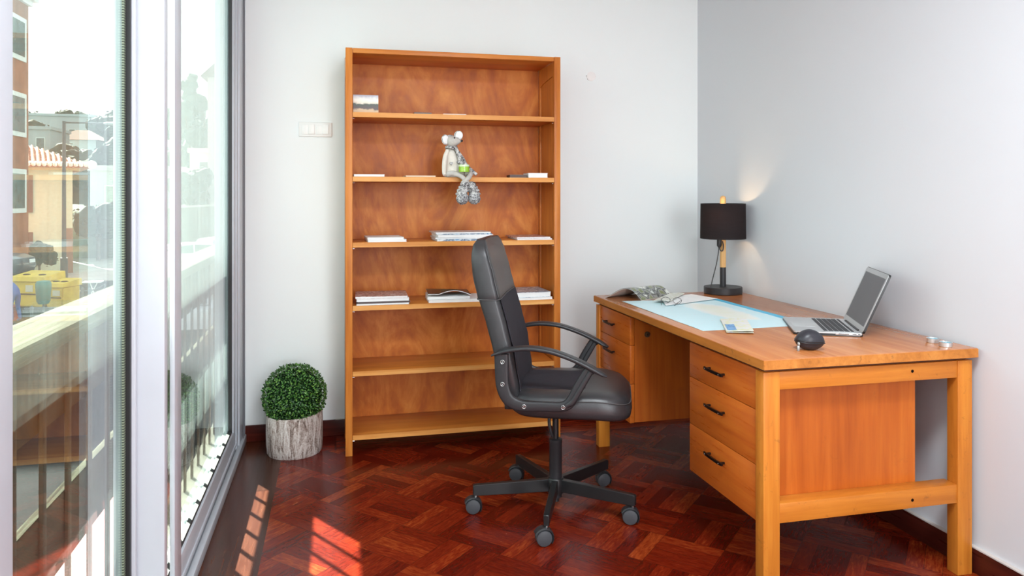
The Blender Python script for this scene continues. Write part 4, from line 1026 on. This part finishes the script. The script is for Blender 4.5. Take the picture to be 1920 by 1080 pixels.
b = NBM(); lathe(b, [(.17, 0), (.24, .42), (.25, .43), (.23, .43), (.16, .02)], seg=24, cap=False); lathe(b, [(.005, .02), (.165, .02)], seg=24, cap=False); obj('pail', b, RED, t)
b = NBM(); tube(b, [(.24*math.cos(a), 0, .42+.05*math.sin(a)) for a in [PI*i/12 for i in range(13)]], .008, 6); obj('handle', b, GALV, t)
# cars
def car(label, col, x, y, rz, z=GZ, group='parked cars outside'):
    t = thing('car', label, 'car', (x, y, z), rz, group)
    paint = plain(label[:18].replace(' ', '_')+'_paint', col, .3, 0, .03, coat=.5)
    side = [(-2.1, .32), (-2.12, .62), (-2.02, .84), (-1.35, .93), (-1.05, .98), (1.0, .98), (1.75, .92), (2.08, .80), (2.12, .50), (2.05, .30)]
    b = NBM(); R = []
    for yy, k in ((-.86, .94), (-.80, 1), (.80, 1), (.86, .94)): R.append([(px*(1 if abs(yy) < .83 else .985), yy, .62+(pz-.62)*k) for px, pz in side])
    loft(b, R); bd_ = obj('body', b, paint, t)
    cab = [(-1.75, .90), (-1.35, 1.36), (-.35, 1.45), (.45, 1.40), (1.15, .93)]
    b = NBM(); loft(b, [[(px, -.74+(.10 if pz > 1.2 else 0), pz) for px, pz in cab], [(px, .74-(.10 if pz > 1.2 else 0), pz) for px, pz in cab]]); obj('roof', b, paint, t)
    b = NBM()
    for s in (-1, 1):
        for q in (((-1.45, .98), (-1.22, 1.30), (-.42, 1.37), (-.42, .98)), ((-.34, .98), (-.34, 1.37), (.40, 1.33), (.92, .98))):
            A = [b.verts.new((px, s*(.752-(.09 if pz > 1.2 else 0)), pz)) for px, pz in q]; B = [b.verts.new((px, s*(.738-(.09 if pz > 1.2 else 0)), pz)) for px, pz in q]
            b.faces.new(A); b.faces.new(B[::-1]); [b.faces.new((A[i], A[(i+1) % 4], B[(i+1) % 4], B[i])) for i in range(4)]
    for x0, z0, x1, z1_ in ((.52, 1.38, 1.12, .97), (-1.44, 1.33, -1.74, .94)):
        A = [(x0+.02, -.6, z0), (x0+.02, .6, z0), (x1+.02, .66, z1_), (x1+.02, -.66, z1_)]
        dx = .015 if x1 > 0 else -.06
        V1 = [b.verts.new((p[0]+dx, p[1], p[2]+.008)) for p in A]; V2 = [b.verts.new((p[0]+dx-.02, p[1], p[2]-.01)) for p in A]
        b.faces.new(V1); b.faces.new(V2[::-1]); [b.faces.new((V1[i], V1[(i+1) % 4], V2[(i+1) % 4], V2[i])) for i in range(4)]
    obj('windows', b, PANE, t)
    for wx in (-1.3, 1.32):
        for s in (-1, 1):
            b = NBM(); cyl(b, (wx, s*.70, .31), (wx, s*.875, .31), .31, seg=24); w_ = obj('wheel', b, RUBBER, t)
            b = NBM(); cyl(b, (wx, s*.87, .31), (wx, s*.885, .31), .19, .16, seg=18); obj('hubcap', b, SILVER, w_)
    b = NBM()
    for s in (-1, 1): box(b, 2.05, 2.125, s*.62-.14, s*.62+.14, .62, .74); box(b, -2.13, -2.06, s*.66-.1, s*.66+.1, .62, .80)
    obj('lamps', b, WHITEP, t)
    return t
bx_t = bx('terrace', plain('terrace_concrete', (.40, .38, .32), .85), None, -18, -10.9, 27.95, 31.2, GZ, -1.72); tag(bx_t, 'raised concrete terrace below the terracotta block', 'terrace')
car('dark blue car parked at the foot of the terracotta block', (.03, .05, .08), -12.7, 29.5, math.radians(-14), -1.72)
car('white car parked nearer, behind the balcony railing in the right pane', (.80, .82, .82), -6.6, 39.2, math.radians(25), GZ+.03)
car('pale silver car parked farther back on the plaza', (.62, .66, .66), -5.9, 44.6, math.radians(35), GZ+.03)
car('red car parked directly below the balcony', (.60, .10, .10), -1.12, 6.1, math.radians(90), GZ)
car('silver car parked on the street below the balcony', (.6, .6, .62), -4.0, 22.5, math.radians(92), GZ)
# walls, white building, hill
STN = plain('dark_mossy_stone', (.09, .10, .085), .9, var=.35, scale=1.2)
b = NBM(); loft(b, [[(-16, 49.2, GZ), (-16, 49.8, GZ), (-16, 49.8, .2), (-16, 49.2, .2)], [(4, 49.2, GZ), (4, 49.8, GZ), (4, 49.8, 1.2), (4, 49.2, 1.2)]]); tag(obj('retaining_wall', b, STN), 'long dark mossy stone retaining wall behind the parked cars', 'wall')
b = NBM(); loft(b, [[(-16, 49.15, .2), (-16, 49.85, .2), (-16, 49.85, .32), (-16, 49.15, .32)], [(4, 49.15, 1.2), (4, 49.85, 1.2), (4, 49.85, 1.32), (4, 49.15, 1.32)]]); tag(obj('wall_coping', b, CONC), 'pale coping strip along the top of the stone retaining wall', 'coping')
WHR = plain('white_render', (.36, .40, .40), .8, var=.05)
ROOF2 = plain('distant_clay_roof', (.11, .045, .028), .9, var=.2)
def house(name, label, x, y, z, w, d, h, wall, roof=None, rh=1.6, nw=3, fl=2, rz=0.0, group='houses on the hillside'):
    t = thing(name, label, 'building', (x, y, z), rz, group)
    bx('wall', wall, t, 0, w, 0, d, 0, h)
    if roof:
        b = NBM(); loft(b, [[(-.4, -.4, h), (w+.4, -.4, h), (w+.4, d+.4, h), (-.4, d+.4, h)], [(w*.35, d*.45, h+rh), (w*.65, d*.45, h+rh), (w*.65, d*.55, h+rh), (w*.35, d*.55, h+rh)]]); obj('roof', b, roof, t, smooth=False)
    else: bx('parapet', wall, t, -.15, w+.15, -.15, d+.15, h, h+.35)
    for f in range(fl):
        for i in range(nw):
            x0 = w*(i+.5)/nw-.45; z0 = h/fl*(f+.25); wnd(t, x0, x0+.9, 0, 0, z0, z0+h/fl*.5, 'Y', WFR, PANE, .05)
    return t
house('white_building', 'low white building with a flat roof behind the stone wall', -16.2, 55.5, -1.0, 5.4, 6, 4.0, WHR, None, nw=2, fl=1)
house('grey_villa', 'wide pale grey building with tall windows at the top of the hill', -45, 123, 5.6, 9.5, 8, 7.6, plain('pale_grey_render', (.42, .46, .47), .8), None, nw=5, fl=1)
house('white_house', 'narrow white house with shutters low on the left of the hill', -34.0, 90, 1.6, 3.8, 6, 6.9, WHR, None, nw=2, fl=2)
house('villa', 'small villa with orange hipped roof in the middle of the hill', -33.0, 99.5, 2.4, 4.6, 6, 5.7, WHR, ROOF2, 1.4, nw=2, fl=1)
house('villa', 'second orange roofed villa lower left on the hill', -37.8, 97.0, 2.2, 3.6, 5, 4.6, WHR, ROOF2, 1.1, nw=2, fl=1)
house('white_terrace_house', 'long white house half hidden by trees on the right of the hill', -33.5, 118, 5.0, 12, 6, 3.2, WHR, None, nw=7, fl=1)
house('pink_building', 'tall pale pink gabled building at the right end of the street view', -8.4, 53.4, GZ, 9, 9, 11.8, plain('pale_pink_render', (.50, .40, .41), .8), ROOF2, 5.0, nw=3, fl=4)
house('cream_house', 'cream house seen through the right pane below the tall tree', -11.2, 62.8, -.5, 2.2, 5, 5.2, plain('cream_render', (.48, .46, .34), .8), None, nw=1, fl=2)
def hz(x, y):
    k = max(0, (y-56)/80); return GZ+1.2+8.5*min(1.25, k)**1.15+1.2*noise.noise(Vector((x*.05, y*.05, 0)))*min(1, k*3)
b = NBM(); NX, NY = 40, 40
G = [[b.verts.new((-110+140*i/NX, 56+120*j/NY, hz(-110+140*i/NX, 56+120*j/NY) if j < NY else 0)) for j in range(NY+1)] for i in range(NX+1)]
for i in range(NX):
    for j in range(NY): b.faces.new((G[i][j], G[i+1][j], G[i+1][j+1], G[i][j+1]))
struct(obj('floor_hillside', b, plain('hillside_scrub', (.028, .04, .024), .95, var=.5, scale=.12)))
FOLS = [plain('mid_green_foliage', (.022, .038, .022), .9, var=.5, scale=1.2), plain('dark_green_foliage', (.014, .026, .017), .9, var=.5, scale=1.2), plain('olive_foliage', (.032, .040, .024), .9, var=.5, scale=1.2)]
TRUNK = plain('tree_bark', (.10, .07, .05), .9)
def tree(name, label, x, y, z, h, r, fol, kind=0, group='trees on the hillside', seed=0):
    rn = random.Random(seed*17+3); t = thing(name, label, 'tree', (x, y, z), rn.random()*6, group)
    b = NBM(); cyl(b, (0, 0, -.5), (0, 0, h*.6), r*.09, r*.05, seg=8)
    for k in range(3): a = rn.random()*6; cyl(b, (0, 0, h*.35), (r*.5*math.cos(a), r*.5*math.sin(a), h*.65), r*.04, r*.02, seg=6)
    obj('trunk', b, TRUNK, t)
    b = NBM(); blobs = []
    if kind == 0:
        for k in range(11): a = rn.random()*6.3; q = rn.random()**.5*r*.62; blobs.append((q*math.cos(a), q*math.sin(a), h*(.50+.36*rn.random()), r*rn.uniform(.34, .52)))
    else:
        for k in range(12): zz = h*(.25+.7*k/11); q = r*.45*(1.05-k/11)*1.3; a = rn.random()*6.3; blobs.append((q*math.cos(a), q*math.sin(a), zz, r*(.62-.40*k/11)*rn.uniform(.7, 1.1)))
    for cx, cy, cz, rr in blobs:
        vs = bmesh.ops.create_icosphere(b, subdivisions=3, radius=rr, matrix=Matrix.Translation((cx, cy, cz)))['verts']
        for v in vs:
            d = (v.co-Vector((cx, cy, cz))); v.co += d*(.35*noise.noise(v.co*(2.2/rr*.5)+Vector((seed, 0, 0)))+.18*noise.noise(v.co*(9/rr*.5)))
        for q in range(34):   # loose leaf sprays break the outline
            d = Vector((rn.gauss(0, 1), rn.gauss(0, 1), rn.gauss(0, 1))).normalized(); p = Vector((cx, cy, cz))+d*rr*rn.uniform(.95, 1.22); s = rr*.16
            u, w = frame_of(d+Vector((rn.uniform(-.6, .6), rn.uniform(-.6, .6), rn.uniform(-.6, .6)))); b.faces.new([b.verts.new(p+u*s), b.verts.new(p+w*s*.6), b.verts.new(p-u*s), b.verts.new(p-w*s*.6)])
    obj('crown', b, fol, t)
tree('tall_tree', 'tall slender pale tree rising above the roofs in the right pane', -12.6, 71.5, .5, 12.0, 2.6, FOLS[0], 1, 'trees behind the street', 50)
tr = [(-55, 150, 8, 3.4), (-47, 143, 8, 3.6), (-42, 136.5, 8.5, 3.4), (-35.5, 139, 9, 3.8), (-31.5, 131, 9.5, 3.6), (-26, 138, 10, 3.6), (-23, 129, 9.5, 3.6), (-17, 124, 9, 3.8), (-39.5, 110, 7.5, 3.2), (-30, 111, 8, 3.0), (-24.5, 101, 7.5, 3.4), (-43, 105, 7, 3.0), (-22, 92, 7, 3.8), (-34.5, 84, 5, 3.0), (-27, 86, 5.5, 3.2), (-17, 103, 8, 3.2), (-22, 80, 5, 3.0)]
words = ['topmost left', 'second topmost from left', 'round', 'broad', 'tall broad', 'loose', 'wide', 'hazy', 'small', 'bushy', 'rounded', 'low', 'dense', 'short', 'squat', 'high', 'little']
where = ['on the far left crest behind the grey villa', 'on the crest behind the grey villa', 'at the right end of the grey villa', 'on the crest just right of the grey villa', 'on the crest in the middle of the view', 'on the crest behind the bright mullion', 'on the crest seen beside the mullion', 'on the crest seen in the right pane', 'above the second villa', 'right of the orange roofed villa', 'in front of the long white house', 'left of the villas', 'right of the long white house', 'below the white house', 'below the orange roofed villa', 'near the right pane behind the tall tree', 'low above the white building']
for i, (x, y, h_, r_) in enumerate(tr): tree('hillside_tree', words[i]+' green tree '+where[i], x, y, hz(x, y)-.3, h_, r_, FOLS[i % 3], 0, seed=i)
for i, (x, y, h_, r_, lb) in enumerate(((-13.4, 47.4, 3.2, 1.3, 'dark leafy bush against the stone wall right of the yellow house'), (-12.6, 52.4, 4.2, 1.7, 'overgrown bush above the stone wall behind the light stripe'), (-9.3, 52.3, 4.4, 1.6, 'leafy bush above the stone wall in the right pane'), (-5.9, 51.5, 4.2, 1.3, 'bush below the pink building above the stone wall'))): tree('bush', lb, x, y, GZ if i == 0 else -1.2, h_, r_, FOLS[1], 0, 'bushes by the stone wall', 70+i)
tree('flower_shrub', 'rounded shrub in front of the yellow house wall', -13.3, 38.3, GZ-.1, 1.7, .72, FOLS[2], 0, 'bushes by the stone wall', 91)
